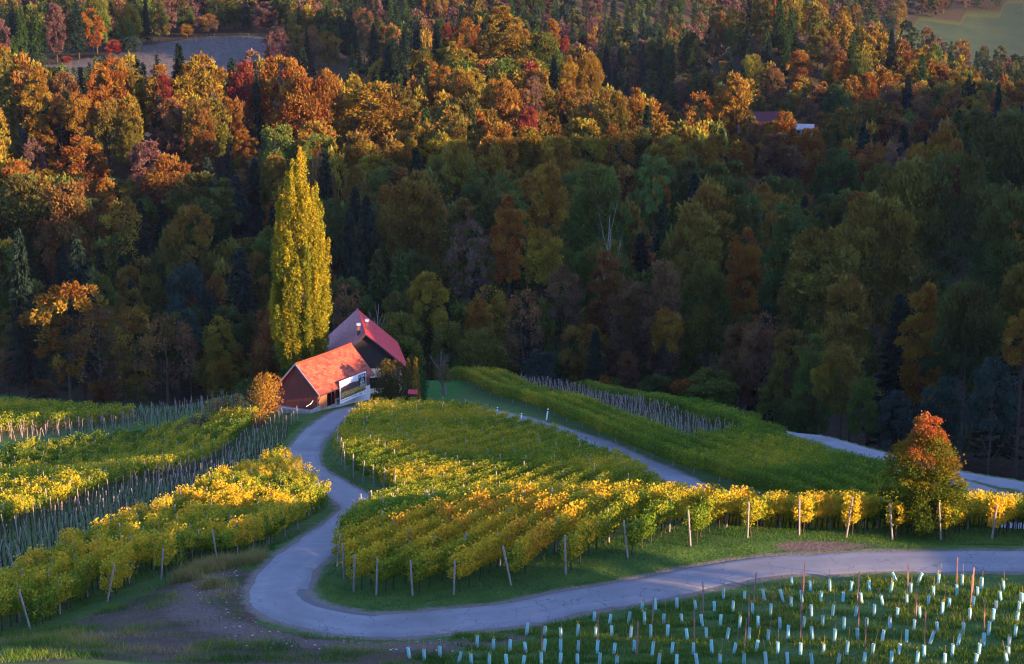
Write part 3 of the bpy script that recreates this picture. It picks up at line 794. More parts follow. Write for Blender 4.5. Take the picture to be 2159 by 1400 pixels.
def limbs_mesh(name, seed, H=13.0, r0=0.26, spread=3.6, nb=7, start=.3, twigs=0, mat=None, lean=.25, nsub=3):
    r_ = random.Random(seed); b = MB()
    pts = [Vector((0, 0, -.5))]; k = 6
    for i in range(1, k + 1):
        pts.append(Vector((r_.uniform(-lean, lean) * i / k, r_.uniform(-lean, lean) * i / k, H * .93 * i / k)))
    b.tube(pts, [r0 * (1 - .86 * (i / k)) * (1.25 if i == 0 else 1) for i in range(k + 1)], 7)
    def at_(h):
        x = h * k; i = min(int(x), k - 1); return pts[i].lerp(pts[i + 1], x - i)
    for j in range(nb):
        h = start + (0.92 - start) * j / nb + r_.uniform(-.03, .03); a = j * 2.4 + r_.uniform(-.5, .5)
        p = at_(h); ln = spread * (1.1 - .75 * h) * r_.uniform(.75, 1.2)
        rb = r0 * (1 - .8 * h) * .55
        q1 = p + Vector((math.cos(a) * ln * .45, math.sin(a) * ln * .45, ln * .42)); q2 = p + Vector((math.cos(a) * ln * .85, math.sin(a) * ln * .85, ln * (1.0 if twigs else .75)))
        b.tube([p, q1, q2], [rb, rb * .7, rb * .25], 5)
        for q in range(nsub if twigs else 2):
            f = r_.uniform(.3, .95); s0_ = q1.lerp(q2, f) if f > .45 else p.lerp(q1, f * 2)
            a2 = a + r_.uniform(-1.2, 1.2); l2 = ln * r_.uniform(.3, .6)
            e = s0_ + Vector((math.cos(a2) * l2 * .6, math.sin(a2) * l2 * .6, l2 * .8))
            b.tube([s0_, s0_.lerp(e, .5) + Vector((0, 0, -.05)), e], [rb * .4, rb * .28, rb * .1], 4)
            for _ in range(twigs):
                g_ = s0_.lerp(e, r_.uniform(.3, 1)); a3 = r_.uniform(0, 6.3); l3 = l2 * r_.uniform(.3, .6)
                b.tube([g_, g_ + Vector((math.cos(a3) * l3 * .5, math.sin(a3) * l3 * .5, l3 * .85))], [rb * .16, rb * .05], 3, False)
    return b.mesh(name, mat or M["bark"], smooth=True)

def dome(h):   return math.sqrt(max(0.0, 1 - ((h - .42) / .60) ** 2))
def tallp(h):  return 0.72 * math.sqrt(max(0.0, 1 - ((h - .45) / .58) ** 2))
def cone_(h):  return max(.08, (1 - h) ** .7) * (0.5 + .5 * min(1, h * 4))
def vase(h):   return 0.35 + 0.65 * math.sqrt(max(0, 1 - ((h - .68) / .5) ** 2)) if h < .98 else .3
BEECH = [crown_mesh("beech_crown", dome, [58, 44, 70, 50][i], 10500, seed=i, ll=.58, lw=.29, up=.25, lobe_r=[(.20,.34),(.24,.42),(.15,.27),(.20,.38)][i], holes=.06) for i in range(4)]
OAK   = [crown_mesh("oak_crown", dome, [30, 40, 26][i], 9000, seed=10 + i, ll=.50, lw=.34, lobe_r=(.22, .42), up=.05, shell=(.45, 1.0), holes=.12) for i in range(3)]
TALL  = [crown_mesh("hornbeam_crown", tallp, 54, 8500, seed=20 + i, H=15, z0=3, ll=.54, lw=.28, lobe_r=(.16, .30), up=.2) for i in range(3)]
VASE  = [crown_mesh("ash_crown", vase, 40, 5600, seed=30 + i, H=12, z0=3.5, ll=.66, lw=.28, lobe_r=(.14, .28), up=-.1, holes=.2) for i in range(2)]
SPAR  = [crown_mesh("thinning_crown", dome, 46, 2300, seed=40 + i, ll=.55, lw=.26, lobe_r=(.16, .34), up=0, holes=.2) for i in range(2)]
SPRU  = [spruce_mesh("spruce_crown", i) for i in range(3)]
TRK   = [limbs_mesh("trunk", i, 12.5) for i in range(3)]
TRKT  = [limbs_mesh("tall_trunk", 5 + i, 16, .24, 2.6, 8) for i in range(2)]
TRKS  = [limbs_mesh("spruce_trunk", 9, 19, .24, .8, 3, .5)]
BARE  = [limbs_mesh("bare_limbs", 60 + i, 15, .24, 4.2, 13, .22, 4, M["pale_bark"], .5, 4) for i in range(3)]
KIND = {  # kind: (name, crown meshes, trunk meshes, natural height, natural crown width)
 "beech": ("beech_tree", BEECH, TRK, 14.2, 11.0), "oak": ("oak_tree", OAK, TRK, 14.2, 11.5), "tall": ("hornbeam_tree", TALL, TRKT, 18.0, 8.0),
 "vase": ("ash_tree", VASE, TRK, 15.4, 10.5), "thin": ("thinning_tree", SPAR, TRK, 14.2, 11.0), "spruce": ("spruce_tree", SPRU, TRKS, 20.0, 6.6), "bare": ("bare_tree", None, BARE, 17.5, 9.0)}
PAL = {  # leaf colours and how far the top has turned
 "dark green": ((.034,.068,.020), .2), "green": ((.055,.105,.022), .25), "olive green": ((.100,.094,.020), .4), "yellow green": ((.170,.150,.020), .4),
 "golden": ((.185,.115,.018), .4), "orange": ((.185,.080,.018), .5), "rust brown": ((.115,.055,.020), .5), "red": ((.155,.026,.024), .15),
 "dull brown": ((.095,.062,.040), .5), "purple brown": ((.110,.060,.058), .1), "blackish green": ((.016,.032,.022), 0.0), "blue green": ((.028,.052,.042), 0.0), "pale green": ((.085,.15,.04), .1)}
TREES = []      # dicts: u, v(top), D, kind, colour, scale...
def tree_at(kind, col, u, vtop, D, wpx=None, vbase=None, hero=True, x=None, rz=None):
    """A tree under photo column u whose top reaches row vtop at distance D; wpx its crown width in the photo."""
    if x is None: p = at(u, D)
    else: p = np.array([x, D, float(gz(x, D))])
    dep = p[1] * cp - p[2] * sp
    ztop = P(u, vtop, D)[2]
    if vbase is not None:
        zb = P(u, vbase, D)[2]
        if zb > p[2]: p = np.array([p[0], p[1], min(zb, p[2] + 3)])
    h = max(2.0, ztop - p[2])
    _, _, _, nh, nw = KIND[kind]
    sz = h / nh
    sx = (wpx * dep / F) / nw if wpx else sz
    TREES.append(dict(kind=kind, col=col, p=p, sx=sx, sz=sz, u=u, v=vtop, D=D, hero=hero, w=sx * nw * F / dep, rz=random.uniform(0, 6.28) if rz is None else rz))

# trees one can pick out in the photograph
H_ = tree_at
for a in [("vase","golden",150,606,292,165),("thin","dull brown",215,650,290,150),("thin","golden",290,652,286,110),("thin","dull brown",355,668,282,135),("oak","yellow green",463,672,285,76),("oak","yellow green",468,758,280,68),
          ("spruce","blackish green",60,478,300,95),("spruce","blackish green",180,500,312,110),("spruce","blackish green",515,520,318,120),("beech","olive green",410,440,335,130),("beech","dark green",430,368,372,170),
          ("beech","dark green",60,372,372,150),("oak","rust brown",150,392,360,130),("beech","rust brown",360,330,390,110),("tall","orange",228,378,385,50),("spruce","blue green",500,365,385,85),("spruce","blue green",440,330,402,60),
          ("beech","purple brown",320,300,405,100),("beech","orange",180,292,410,110),("oak","purple brown",75,295,412,60),("beech","rust brown",100,270,418,60),("oak","blue green",405,655,292,60),("beech","orange",515,275,425,70),
          ("beech","orange",250,128,436,95),("tall","orange",220,138,432,60),("tall","golden",340,142,436,66),("beech","red",350,158,434,48),("beech","golden",432,122,438,110),("tall","golden",400,140,436,60),("beech","red",520,136,440,80),("beech","orange",600,124,440,120),
          ("beech","orange",640,160,430,120),("beech","orange",690,150,432,80),("tall","golden",85,142,420,60),("oak","golden",175,198,415,60),("oak","orange",135,200,418,50),("spruce","olive green",25,105,425,60),("tall","olive green",290,150,438,60),("spruce","blackish green",545,150,436,40),
          ("beech","red",242,84,640,40),("oak","blue green",278,78,640,44),("beech","red",140,118,620,26),("oak","golden",395,50,720,36),("oak","dull brown",440,30,720,50),("beech","purple brown",560,5,720,60),
          ("tall","golden",785,180,430,130),("beech","golden",975,152,452,64),("beech","orange",1070,178,440,70),("thin","purple brown",1125,160,440,52),("beech","red",1112,225,410,46),("beech","yellow green",1225,255,400,130),("beech","golden",1170,290,392,100),
          ("tall","golden",1195,120,470,36),("beech","golden",1240,112,480,60),("tall","orange",1165,42,520,30),("beech","red",1190,75,505,24),("beech","red",945,48,520,26),("beech","orange",985,42,520,60),("beech","golden",1060,15,540,90),("beech","golden",1085,55,515,90),
          ("oak","golden",1500,285,395,60),("thin","orange",1470,195,470,80),("tall","golden",1545,160,470,70),("beech","golden",1515,190,474,70),("oak","dull brown",1592,258,455,60),("beech","olive green",1625,257,450,60),("oak","golden",1692,274,440,60),("beech","orange",1650,240,440,70),("beech","orange",1560,300,420,60),("beech","orange",1705,275,428,80),("beech","dull brown",1640,285,420,120),
          ("thin","purple brown",1880,300,385,58),("spruce","blackish green",2090,170,430,52),("beech","dark green",1760,320,390,110),
          ("bare",None,1280,348,292,90),("vase","pale green",1370,332,300,75),("oak","yellow green",1142,484,285,86),("tall","orange",1072,418,300,70),("thin","purple brown",988,466,290,110),("oak","golden",1008,632,268,64),
          ("tall","rust brown",1275,535,275,76),("oak","dull brown",1190,565,272,90),("thin","dull brown",1100,610,268,110),("oak","olive green",880,370,330,140),("beech","olive green",870,385,320,140),("beech","golden",1150,350,320,90),
          ("tall","olive green",1455,440,280,130),("beech","olive green",1490,395,300,150),("tall","dark green",1560,420,300,110),("tall","orange",1560,490,275,80),("oak","olive green",1710,490,250,170),("beech","olive green",1830,420,262,180),("tall","dark green",1650,440,268,110),
          ("tall","golden",1930,605,236,100),("thin","dull brown",1615,660,244,120),("oak","yellow green",1725,770,222,46),("oak","dull brown",1540,742,252,70),("tall","olive green",1770,590,236,110),("oak","golden",2135,655,214,86),("beech","dark green",2020,600,225,150),
          ("beech","dark green",2110,420,260,170),("beech","dark green",1990,330,300,180),("beech","olive green",1900,340,300,150),("beech","dark green",2110,240,360,190),("beech","olive green",2140,560,240,120),("oak","blue green",2080,760,205,120),("oak","blue green",1980,800,212,120),("oak","blue green",1890,830,214,100),
          ("thin","dull brown",740,600,275,90),("bare",None,800,585,268,90),("oak","blue green",1140,742,262,90),("beech","dull brown",1330,600,266,110),("tall","dull brown",1395,560,262,90),("oak","dull brown",1320,745,258,60),
          ("oak","golden",1400,650,256,70),("beech","olive green",1665,700,238,110),("oak","dull brown",1595,690,250,120),("tall","green",1712,715,231,90),("oak","olive green",1765,735,224,100),("beech","dull brown",1550,690,258,100),("oak","green",1630,800,236,90),("oak","dark green",1690,830,226,80),("oak","green",1500,780,245,120),("oak","green",1820,800,215,90),("oak","rust brown",1440,800,246,80),
          ("spruce","blackish green",780,410,312,110),("spruce","blackish green",745,440,306,90),("spruce","blackish green",660,470,330,110),("beech","green",1260,360,330,150),("oak","dull brown",20,740,305,80),("oak","dull brown",90,800,302,70),("thin","rust brown",260,800,288,80),("oak","olive green",290,790,286,60),("oak","rust brown",215,800,290,60)]:
    H_(*a)

# fill of the wood: jittered grid in depth, each tree sized so that it stands on the ground
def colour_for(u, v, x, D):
    if D > (728 if u > 1400 else 690) and random.random() < .88: return random.choice(['dark green', 'dull brown', 'purple brown', 'blackish green', 'dark green'])  # farthest trees: dark leaf tones stand in for hillside shade
    if 1150 < u < 1450 + max(0, (D - 560)) * .3 and D > 545 and v < 260 and random.random() < .8: return random.choice(["dark green", "dull brown", "dark green", "blackish green"])  # valley and slope zones: dark woods, tones also deepen the shaded folds
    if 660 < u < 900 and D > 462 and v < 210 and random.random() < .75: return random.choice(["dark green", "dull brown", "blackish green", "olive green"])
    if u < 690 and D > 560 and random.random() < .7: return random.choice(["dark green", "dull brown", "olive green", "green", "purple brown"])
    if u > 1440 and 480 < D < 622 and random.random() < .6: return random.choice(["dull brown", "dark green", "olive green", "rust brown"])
    r = random.random(); n = float(vnoise(x, D, 38, 77)) + random.uniform(-.25, .25)
    if v < 330:
        tab = [("olive green",.30),("golden",.11),("orange",.06),("rust brown",.06),("yellow green",.17),("green",.13),("dull brown",.07),("red",.02),("dark green",.08)]
    elif v < 520:
        tab = [("olive green",.24),("dark green",.25),("green",.20),("rust brown",.07),("dull brown",.06),("orange",.05),("yellow green",.10),("golden",.03)]
    else:
        tab = [("dark green",.32),("dull brown",.07),("olive green",.20),("green",.22),("rust brown",.05),("blue green",.05),("yellow green",.09)]
    t = (r * .5 + min(max(n, 0), 1) * .5) if random.random() < .6 else r
    acc = 0
    for c, w_ in tab:
        acc += w_
        if t <= acc: return c
    return tab[0][0]
cand = []
y = 246.0
while y < 860:
    sp_ = 6.6 if y < 460 else 7.6 if y < 620 else 9.0
    half = y * 0.31 + 14
    x = -half + random.uniform(0, sp_)
    while x < half:
        px, py = x + random.uniform(-.42, .42) * sp_, y + random.uniform(-.42, .42) * sp_
        if py > forest_edge(px) + 3: cand.append((px, py))
        x += sp_
    y += sp_ * 0.92
y = 860.0
while y < 2000:
    sp_ = 14 if y < 1200 else 22
    half = y * 0.31 + 20
    x = -half
    while x < half:
        cand.append((x + random.uniform(-.4, .4) * sp_, y + random.uniform(-.4, .4) * sp_)); x += sp_
    y += sp_
HOUSE_XY = [(66, 500, 16), (80, 478, 14)]
heroes = [t for t in TREES]
hx = np.array([[t["p"][0], t["p"][1], max(t["w"] * t["D"] / F * .42, 2.0), t["u"], t["v"], t["w"]] for t in heroes])
for px, py in cand:
    pm = np.array([px]); pn = np.array([py])
    if abs(project(px, py, float(gz(px, py)))[0] - 850) < 110 and py < 264: continue
    if poly_mask([(-175, 470), (-48, 470), (-45, 640), (-175, 600)], pm, pn)[0] and random.random() < .8: continue
    if bil(clearing, px, py) > .3 or bil(farfield, px, py) > .3 or bil(peak, px, py) > .3: continue
    if any((px - a) ** 2 + (py - b) ** 2 < c * c for a, b, c in HOUSE_XY): continue
    if (((hx[:, 0] - px) ** 2 + (hx[:, 1] - py) ** 2) < (hx[:, 2] + 1.5) ** 2).any(): continue
    z = float(gz(px, py))
    edge_d = py - forest_edge(px)
    sprucey = float(vnoise(px, py, 30, 55))
    u0, v0 = project(px, py, z + 12)
    isS = random.random() < .55 if (1150 < u0 < 1420 and py > 545) or (680 < u0 < 890 and 462 < py) else random.random() < (0.62 if sprucey > .66 else .10) * (1.2 if u0 < 800 else .8)
    hgt = random.triangular(12, 26, 18) if not isS else random.uniform(18, 27)
    if edge_d < 9: hgt *= random.uniform(.45, .85)
    if py > 460: hgt *= .85
    # keep the view of trees that are picked out one by one
    u1, v1 = project(px, py, z + hgt)
    pxm = F / py
    tall_lim = None
    blk = (hx[:, 1] > py + 1) & (np.abs(hx[:, 3] - u1) < (hx[:, 5] * .45 + 4.2 * pxm)) & (hx[:, 4] > v1 - 0.62 * hx[:, 5] * 1.3)
    if blk.any():
        lim = (hx[blk, 4] + hx[blk, 5] * .8).max()
        zt = P(u1, lim, py)[2]
        hgt = zt - z
        if hgt < 5: continue
        hgt = min(hgt, 20)
    kind = "spruce" if isS else random.choices(["beech", "oak", "tall", "vase", "thin"], [.42, .2, .22, .06, .10])[0]
    u1, v1 = project(px, py, z + hgt)
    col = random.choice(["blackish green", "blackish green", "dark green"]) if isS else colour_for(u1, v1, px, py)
    nh = KIND[kind][3]; s_ = hgt / nh
    sx = s_ * random.uniform(.85, 1.1) if isS else random.uniform(.62, .98) if hgt > 9 else s_ * random.uniform(.9, 1.2)
    dep = py * cp - z * sp
    TREES.append(dict(kind=kind, col=col, p=np.array([px, py, z]), sx=sx, sz=s_, u=u1, v=v1, D=py, hero=False, w=sx * KIND[kind][4] * F / dep, rz=random.uniform(0, 6.28)))

# what the photograph can show: front to back, a tree counts by the rows of its columns that nothing nearer covers
TREES.sort(key=lambda t: t["D"])
hor = np.full(2400, 1400.0)
cols = np.arange(-120, 2280)
for D in np.arange(64, 330, 1.0):
    pass
for t in TREES:
    c0, c1 = int(t["u"] - t["w"] * .42) + 120, int(t["u"] + t["w"] * .42) + 120
    c0, c1 = max(c0, 0), min(c1, 2399)
    if c1 <= c0: t["vis"] = 0.0; t["gap"] = 0; continue
    seg = hor[c0:c1]
    gain = np.clip(seg - t["v"], 0, t["sz"] * KIND[t["kind"]][3] * F / t["D"])
    inframe = (cols[c0:c1] > 0) & (cols[c0:c1] < 2159)
    t["vis"] = float((gain * inframe).sum()) if t["v"] < 1400 else 0
    if t["v"] < -40: t["vis"] *= .5
    t["gap"] = float(gain.mean())
    if t["kind"] not in ("bare", "thin"):
        c = (np.arange(c0, c1) + .5 - (t["u"] + 120)) / (t["w"] * .5)
        topv = t["v"] + (t["sz"] * KIND[t["kind"]][3] * F / t["D"]) * (1 - np.sqrt(np.clip(1 - c * c, 0, 1))) * .5
        hor[c0:c1] = np.minimum(seg, topv + 6)
shown = [t for t in TREES if t["gap"] > (2.0 if t["D"] < 900 else -1) or t["hero"]]
shown = [t for t in shown if t["v"] > -260 or t["D"] < 700]
broad = [t for t in shown if t["kind"] not in ("spruce", "bare")]
broad.sort(key=lambda t: -(t["vis"] + (1e7 if t["hero"] else 0)))
spr = sorted([t for t in shown if t["kind"] == "spruce"], key=lambda t: -(t["vis"] + (1e7 if t["hero"] else 0)))
single = broad[:300] + [t for t in spr[:90]] + [t for t in shown if t["kind"] == "bare"]
ids = set(id(t) for t in single)
mass = [t for t in shown if id(t) not in ids]
print("TREES", len(TREES), "shown", len(shown), "single", len(single), "mass", len(mass))

# labels: colour and kind, where the tree stands, and its place among those like it
KW = {"beech":"beech","oak":"oak","tall":"tall hornbeam","vase":"spreading ash","thin":"thin leaved tree","spruce":"spruce","bare":"bare grey tree"}
def zone(t):
    e = t["D"] - forest_edge(t["p"][0])
    if e < 14: return "at the near wood edge"
    if t["u"] < 760: return "on the slope behind the poplar" if t["v"] > 330 else "below the clearing" if t["v"] > 115 else "above the clearing"
    if t["v"] > 420: return "in the shaded valley"
    if t["u"] < 1400: return "on the middle hill" if t["v"] < 250 else "below the middle hill"
    return "on the upper right hill" if t["v"] < 235 else "near the red roofed house"
groups = {}
for t in single: groups.setdefault((t["col"], t["kind"], zone(t)), []).append(t)
for (c, k, z), lst in groups.items():
    lst.sort(key=lambda t: t["u"])
    for i, t in enumerate(lst):
        base = f"{c} {KW[k]} {z}" if c else f"{KW[k]} {z}"
        t["label"] = base if len(lst) == 1 else base + f", {ordw(i + 1)} from the left"
for t in single:
    name, cr, tk, nh, nw = KIND[t["kind"]]
    i = random.randrange(100)
    p = t["p"]
    root = empty(name, (p[0], p[1], p[2] - .1), t["rz"], t["label"], "tree", "trees of the wood")
    yw = random.uniform(.92, 1.08)
    child("trunk", tk[i % len(tk)], root, scale=(t["sx"], t["sx"] * yw, t["sz"]))
    if cr:
        szc = min(t["sz"], (1.9 if t["kind"] == "spruce" else 1.35) * t["sx"])
        o = child("crown", cr[i % len(cr)], root, (0, 0, nh * (t["sz"] - szc)), scale=(t["sx"], t["sx"] * yw, szc))
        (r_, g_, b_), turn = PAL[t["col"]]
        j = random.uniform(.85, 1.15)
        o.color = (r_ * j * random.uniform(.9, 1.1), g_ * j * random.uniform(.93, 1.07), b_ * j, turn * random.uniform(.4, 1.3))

# --- the far wood beyond the single trees: one mass, instanced inside one object
def far_proto(name, crown, trunk):
    c2 = crown.copy(); c2.name = name; c2.materials.clear(); c2.materials.append(M["crown_far"])
    return bpy.data.objects.new(name, c2)
pc = bpy.data.collections.new("distant_tree_kinds")
LOWC = [crown_mesh("far_crown_a", dome, 30, 1700, seed=70, ll=1.05, lw=.55, up=.2), crown_mesh("far_crown_b", dome, 24, 1500, seed=71, ll=1.0, lw=.6, lobe_r=(.24, .42), up=.05),
        crown_mesh("far_crown_c", tallp, 30, 1500, seed=72, H=15, ll=1.0, lw=.5, lobe_r=(.18, .32)), spruce_mesh("far_crown_d", 73, nb=90, thin=.7)]
for i, c_ in enumerate(LOWC): pc.objects.link(far_proto("a%d_far" % i, c_, None))
fk = {"beech": 0, "oak": 1, "vase": 1, "thin": 1, "tall": 2, "spruce": 3}
n = len(mass)
pm = bpy.data.meshes.new("distant_wood")
pm.vertices.add(n)
pm.vertices.foreach_set("co", np.array([t["p"] for t in mass], np.float32).ravel())
def add_a(nm, tp, vals, field="value"):
    a = pm.attributes.new(nm, tp, "POINT"); a.data.foreach_set(field, np.ascontiguousarray(vals).ravel())
add_a("pick", "INT", np.array([fk[t["kind"]] for t in mass], np.int32))
add_a("rotz", "FLOAT", np.array([t["rz"] for t in mass], np.float32))
add_a("size", "FLOAT_VECTOR", np.array([(t["sx"], t["sx"], t["sz"]) for t in mass], np.float32), "vector")
tc_ = []; tn_ = []
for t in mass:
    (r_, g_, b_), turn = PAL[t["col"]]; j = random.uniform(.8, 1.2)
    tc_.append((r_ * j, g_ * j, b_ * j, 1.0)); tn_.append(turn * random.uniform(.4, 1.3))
add_a("tcol", "FLOAT_COLOR", np.array(tc_, np.float32), "color"); add_a("turn", "FLOAT", np.array(tn_, np.float32))
fw = link(bpy.data.objects.new("distant_wood", pm)); tag(fw, "autumn wood covering the distant hills", "wood", kind="stuff")
ng = bpy.data.node_groups.new("distant_wood", "GeometryNodeTree")
ng.interface.new_socket("Geometry", in_out="INPUT", socket_type="NodeSocketGeometry"); ng.interface.new_socket("Geometry", in_out="OUTPUT", socket_type="NodeSocketGeometry")
gi = ng.nodes.new("NodeGroupInput"); go = ng.nodes.new("NodeGroupOutput"); iop = ng.nodes.new("GeometryNodeInstanceOnPoints")
ci = ng.nodes.new("GeometryNodeCollectionInfo"); ci.inputs["Collection"].default_value = pc; ci.inputs["Separate Children"].default_value = True; ci.inputs["Reset Children"].default_value = True
def na(nm, dt):
    x = ng.nodes.new("GeometryNodeInputNamedAttribute"); x.data_type = dt; x.inputs["Name"].default_value = nm
    return [o for o in x.outputs if o.enabled and o.name == "Attribute"][0]
cx = ng.nodes.new("ShaderNodeCombineXYZ"); ng.links.new(na("rotz", "FLOAT"), cx.inputs[2])
e2r = ng.nodes.new("FunctionNodeEulerToRotation"); ng.links.new(cx.outputs[0], e2r.inputs[0])
iop.inputs["Pick Instance"].default_value = True
ng.links.new(gi.outputs[0], iop.inputs["Points"]); ng.links.new(ci.outputs[0], iop.inputs["Instance"]); ng.links.new(na("pick", "INT"), iop.inputs["Instance Index"])
ng.links.new(e2r.outputs[0], iop.inputs["Rotation"]); ng.links.new(na("size", "FLOAT_VECTOR"), iop.inputs["Scale"]); ng.links.new(iop.outputs[0], go.inputs[0])
md = fw.modifiers.new("wood", "NODES"); md.node_group = ng
# ------------------------------------------------------------------ barn, house and what stands round them
M["barn_boards"] = wood_mat("dark_barn_boards", (0.095, 0.024, 0.018), (0.19, 0.050, 0.032))
M["door_boards"] = wood_mat("orange_barn_boards", (0.26, 0.10, 0.045), (0.40, 0.17, 0.075))
M["concrete"] = plain("concrete", (0.25, 0.235, 0.225), 0.9, 0.25, 2.2)
M["white_boards"] = wood_mat("whitewashed_boards", (0.42, 0.41, 0.42), (0.62, 0.60, 0.60), plank=0.22)
M["dark_metal"] = plain("dark_metal", (0.05, 0.05, 0.06), 0.5, 0.2, 4, 0.6)
M["blue_metal"] = plain("grey_blue_flashing", (0.22, 0.26, 0.34), 0.45, 0.15, 4, 0.4)
M["steel"] = plain("dull_steel", (0.40, 0.41, 0.43), 0.4, 0.15, 5, 0.7)
M["cream"] = plain("cream_plaster", (0.62, 0.52, 0.36), 0.9, 0.10, 1.3)
M["black_wood"] = wood_mat("black_gable_boards", (0.012, 0.010, 0.010), (0.030, 0.024, 0.022))
M["glass"] = plain("dark_window_glass", (0.012, 0.014, 0.018), 0.12, 0.1, 1, 0, 0.6)
M["white_paint"] = plain("white_paint", (0.78, 0.77, 0.75), 0.6, 0.05, 3)
M["black_paint"] = plain("black_paint", (0.02, 0.02, 0.02), 0.6, 0.1, 3)
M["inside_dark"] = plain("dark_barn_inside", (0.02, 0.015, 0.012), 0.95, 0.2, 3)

def tile_mat(name, stops, sx, sy, groove=0.35):
    """Roof tiles on the UV-like attributes tu (along the eave, m) and tv (up the slope, m)."""
    m, nt, out = new_mat(name)
    cmb = N(nt, "ShaderNodeCombineXYZ"); L(nt, attr(nt, "tu").outputs["Fac"], cmb.inputs[0]); L(nt, attr(nt, "tv").outputs["Fac"], cmb.inputs[1])
    bk = N(nt, "ShaderNodeTexBrick", i_Scale=1.0); bk.offset = 0.5
    bk.inputs["Brick Width"].default_value = sx; bk.inputs["Row Height"].default_value = sy; bk.inputs["Mortar Size"].default_value = 0.018; bk.inputs["Mortar Smooth"].default_value = 0.3
    bk.inputs["Color1"].default_value = (0, 0, 0, 1); bk.inputs["Color2"].default_value = (1, 1, 1, 1); bk.inputs["Mortar"].default_value = (.5, .5, .5, 1)
    L(nt, cmb.outputs[0], bk.inputs["Vector"])
    n = noise(nt, 1.4, 4, 0.6, vec=cmb.outputs[0])
    f = math_n(nt, "ADD", math_n(nt, "MULTIPLY", N_rgb(nt, bk.outputs["Color"]), 0.5), math_n(nt, "MULTIPLY", n, 0.5))
    col = mix(nt, math_n(nt, "MULTIPLY", bk.outputs["Fac"], groove), ramp(nt, f, stops).outputs[0], tuple(c * .35 for c in stops[0][1]))
    sep = N(nt, "ShaderNodeSeparateXYZ"); L(nt, cmb.outputs[0], sep.inputs[0])
    saw = math_n(nt, "FRACT", math_n(nt, "DIVIDE", sep.outputs[1], sy))
    hgt = math_n(nt, "SUBTRACT", math_n(nt, "SUBTRACT", 1.0, saw), bk.outputs["Fac"])
    pbr(nt, out, col, 0.7, bump=hgt, bstr=0.7, bdist=0.03); return m
def N_rgb(nt, c):
    s = N(nt, "ShaderNodeRGBToBW"); L(nt, c, s.inputs[0]); return s.outputs[0]
M["barn_tiles"] = tile_mat("barn_roof_tiles", [(0.25, (0.12, 0.022, 0.014)), (0.5, (0.27, 0.050, 0.024)), (0.8, (0.36, 0.085, 0.040))], 0.62, 0.33)
M["red_tiles"] = tile_mat("red_roof_tiles", [(0.25, (0.40, 0.010, 0.012)), (0.8, (0.50, 0.022, 0.022))], 1.1, 0.35, 0.25)
M["old_tiles"] = tile_mat("grey_red_roof_tiles", [(0.25, (0.17, 0.050, 0.058)), (0.8, (0.32, 0.095, 0.10))], 0.5, 0.30, 0.4)

def roof_slab(name, parent, a, b, c, d, th, mat, segs=14, sag=0.0):
    """Slab a-b along the eave, d-c along the ridge, thickness th below; carries tile coordinates."""
    a, b, c, d = (Vector(p) for p in (a, b, c, d))
    nrm = (b - a).cross(d - a).normalized()
    if nrm.z < 0: nrm = -nrm
    V = []; tu = []; tv = []
    for lay in (0, 1):
        for j in (0, 1):
            p0, p1 = (a, b) if j == 0 else (d, c)
            for i in range(segs + 1):
                t = i / segs
                p = p0.lerp(p1, t) - nrm * th * lay + Vector((0, 0, -sag * math.sin(PI * t) * (0.4 + .6 * j) + random.uniform(-.012, .012)))
                V.append(p[:]); tu.append((b - a).length * t); tv.append((d - a).length * j)
    n = segs + 1; Fq = []
    for i in range(segs):
        Fq.append((i, i + 1, n + i + 1, n + i)); Fq.append((2*n + i + 1, 2*n + i, 3*n + i, 3*n + i + 1))
        Fq.append((i + 1, i, 2*n + i, 2*n + i + 1)); Fq.append((n + i, n + i + 1, 3*n + i + 1, 3*n + i))
    Fq.append((0, n, 3*n, 2*n)); Fq.append((segs, 2*n + segs, 3*n + segs, n + segs))
    me = np_mesh(name, np.array(V), [np.array(Fq)], mat, vattrs={"tu": np.array(tu), "tv": np.array(tv)})
    return child(name, me, parent)

# barn frame: x along the long wall (away from the viewer), y from the long wall to the back wall
bc = hit(671, 866)
eave_z = P(677, 825, bc[1])[2] - bc[2]
e2 = None
best = None
for ang in np.linspace(0.3, 1.4, 111):
    for ln_ in np.linspace(8, 16, 33):
        q = bc + np.array([math.cos(ang) * ln_, math.sin(ang) * ln_, eave_z])
        uu, vv = project(*q)
        e = (uu - 779) ** 2 + (vv - 781) ** 2
        if best is None or e < best[0]: best = (e, ang, ln_)
BA, BL = best[1], best[2]
BW = 6.0
print("barn", bc, eave_z, math.degrees(BA), BL)
barn = empty("barn", tuple(bc), BA, "dark wooden barn with orange tiled roof beside the lane", "barn")
ridge_h = eave_z + 3.15
lowz = -2.6
b = MB()   # walls: long wall with door gap, gables, back wall
t_ = .14
dx0, dx1 = 2.05, 3.75        # open doorway in the long wall
b.box(dx1, BL, 0, t_, 0.0, eave_z)
b.box(dx0, dx1, 0, t_, 2.15, eave_z)
b.box(0, BL, BW - t_, BW, 0.0, eave_z)
for x0 in (0.0, BL - t_):
    b.box(x0 + .002, x0 + t_ - .002, t_, BW - t_, 0.0, eave_z)
    b.add([(x0+.002, 0, eave_z), (x0+.002, BW, eave_z), (x0+.002, BW/2, ridge_h - .12), (x0+t_-.002, 0, eave_z), (x0+t_-.002, BW, eave_z), (x0+t_-.002, BW/2, ridge_h - .12)],
          [(0,2,1), (3,4,5), (0,1,4,3), (1,2,5,4), (2,0,3,5)])
child("wall", b.mesh("barn_wall", M["barn_boards"]), barn)
b = MB(); b.box(0.0, dx0, -0.004, t_, 0.0, eave_z)
child("door", b.mesh("barn_door", M["door_boards"]), barn)
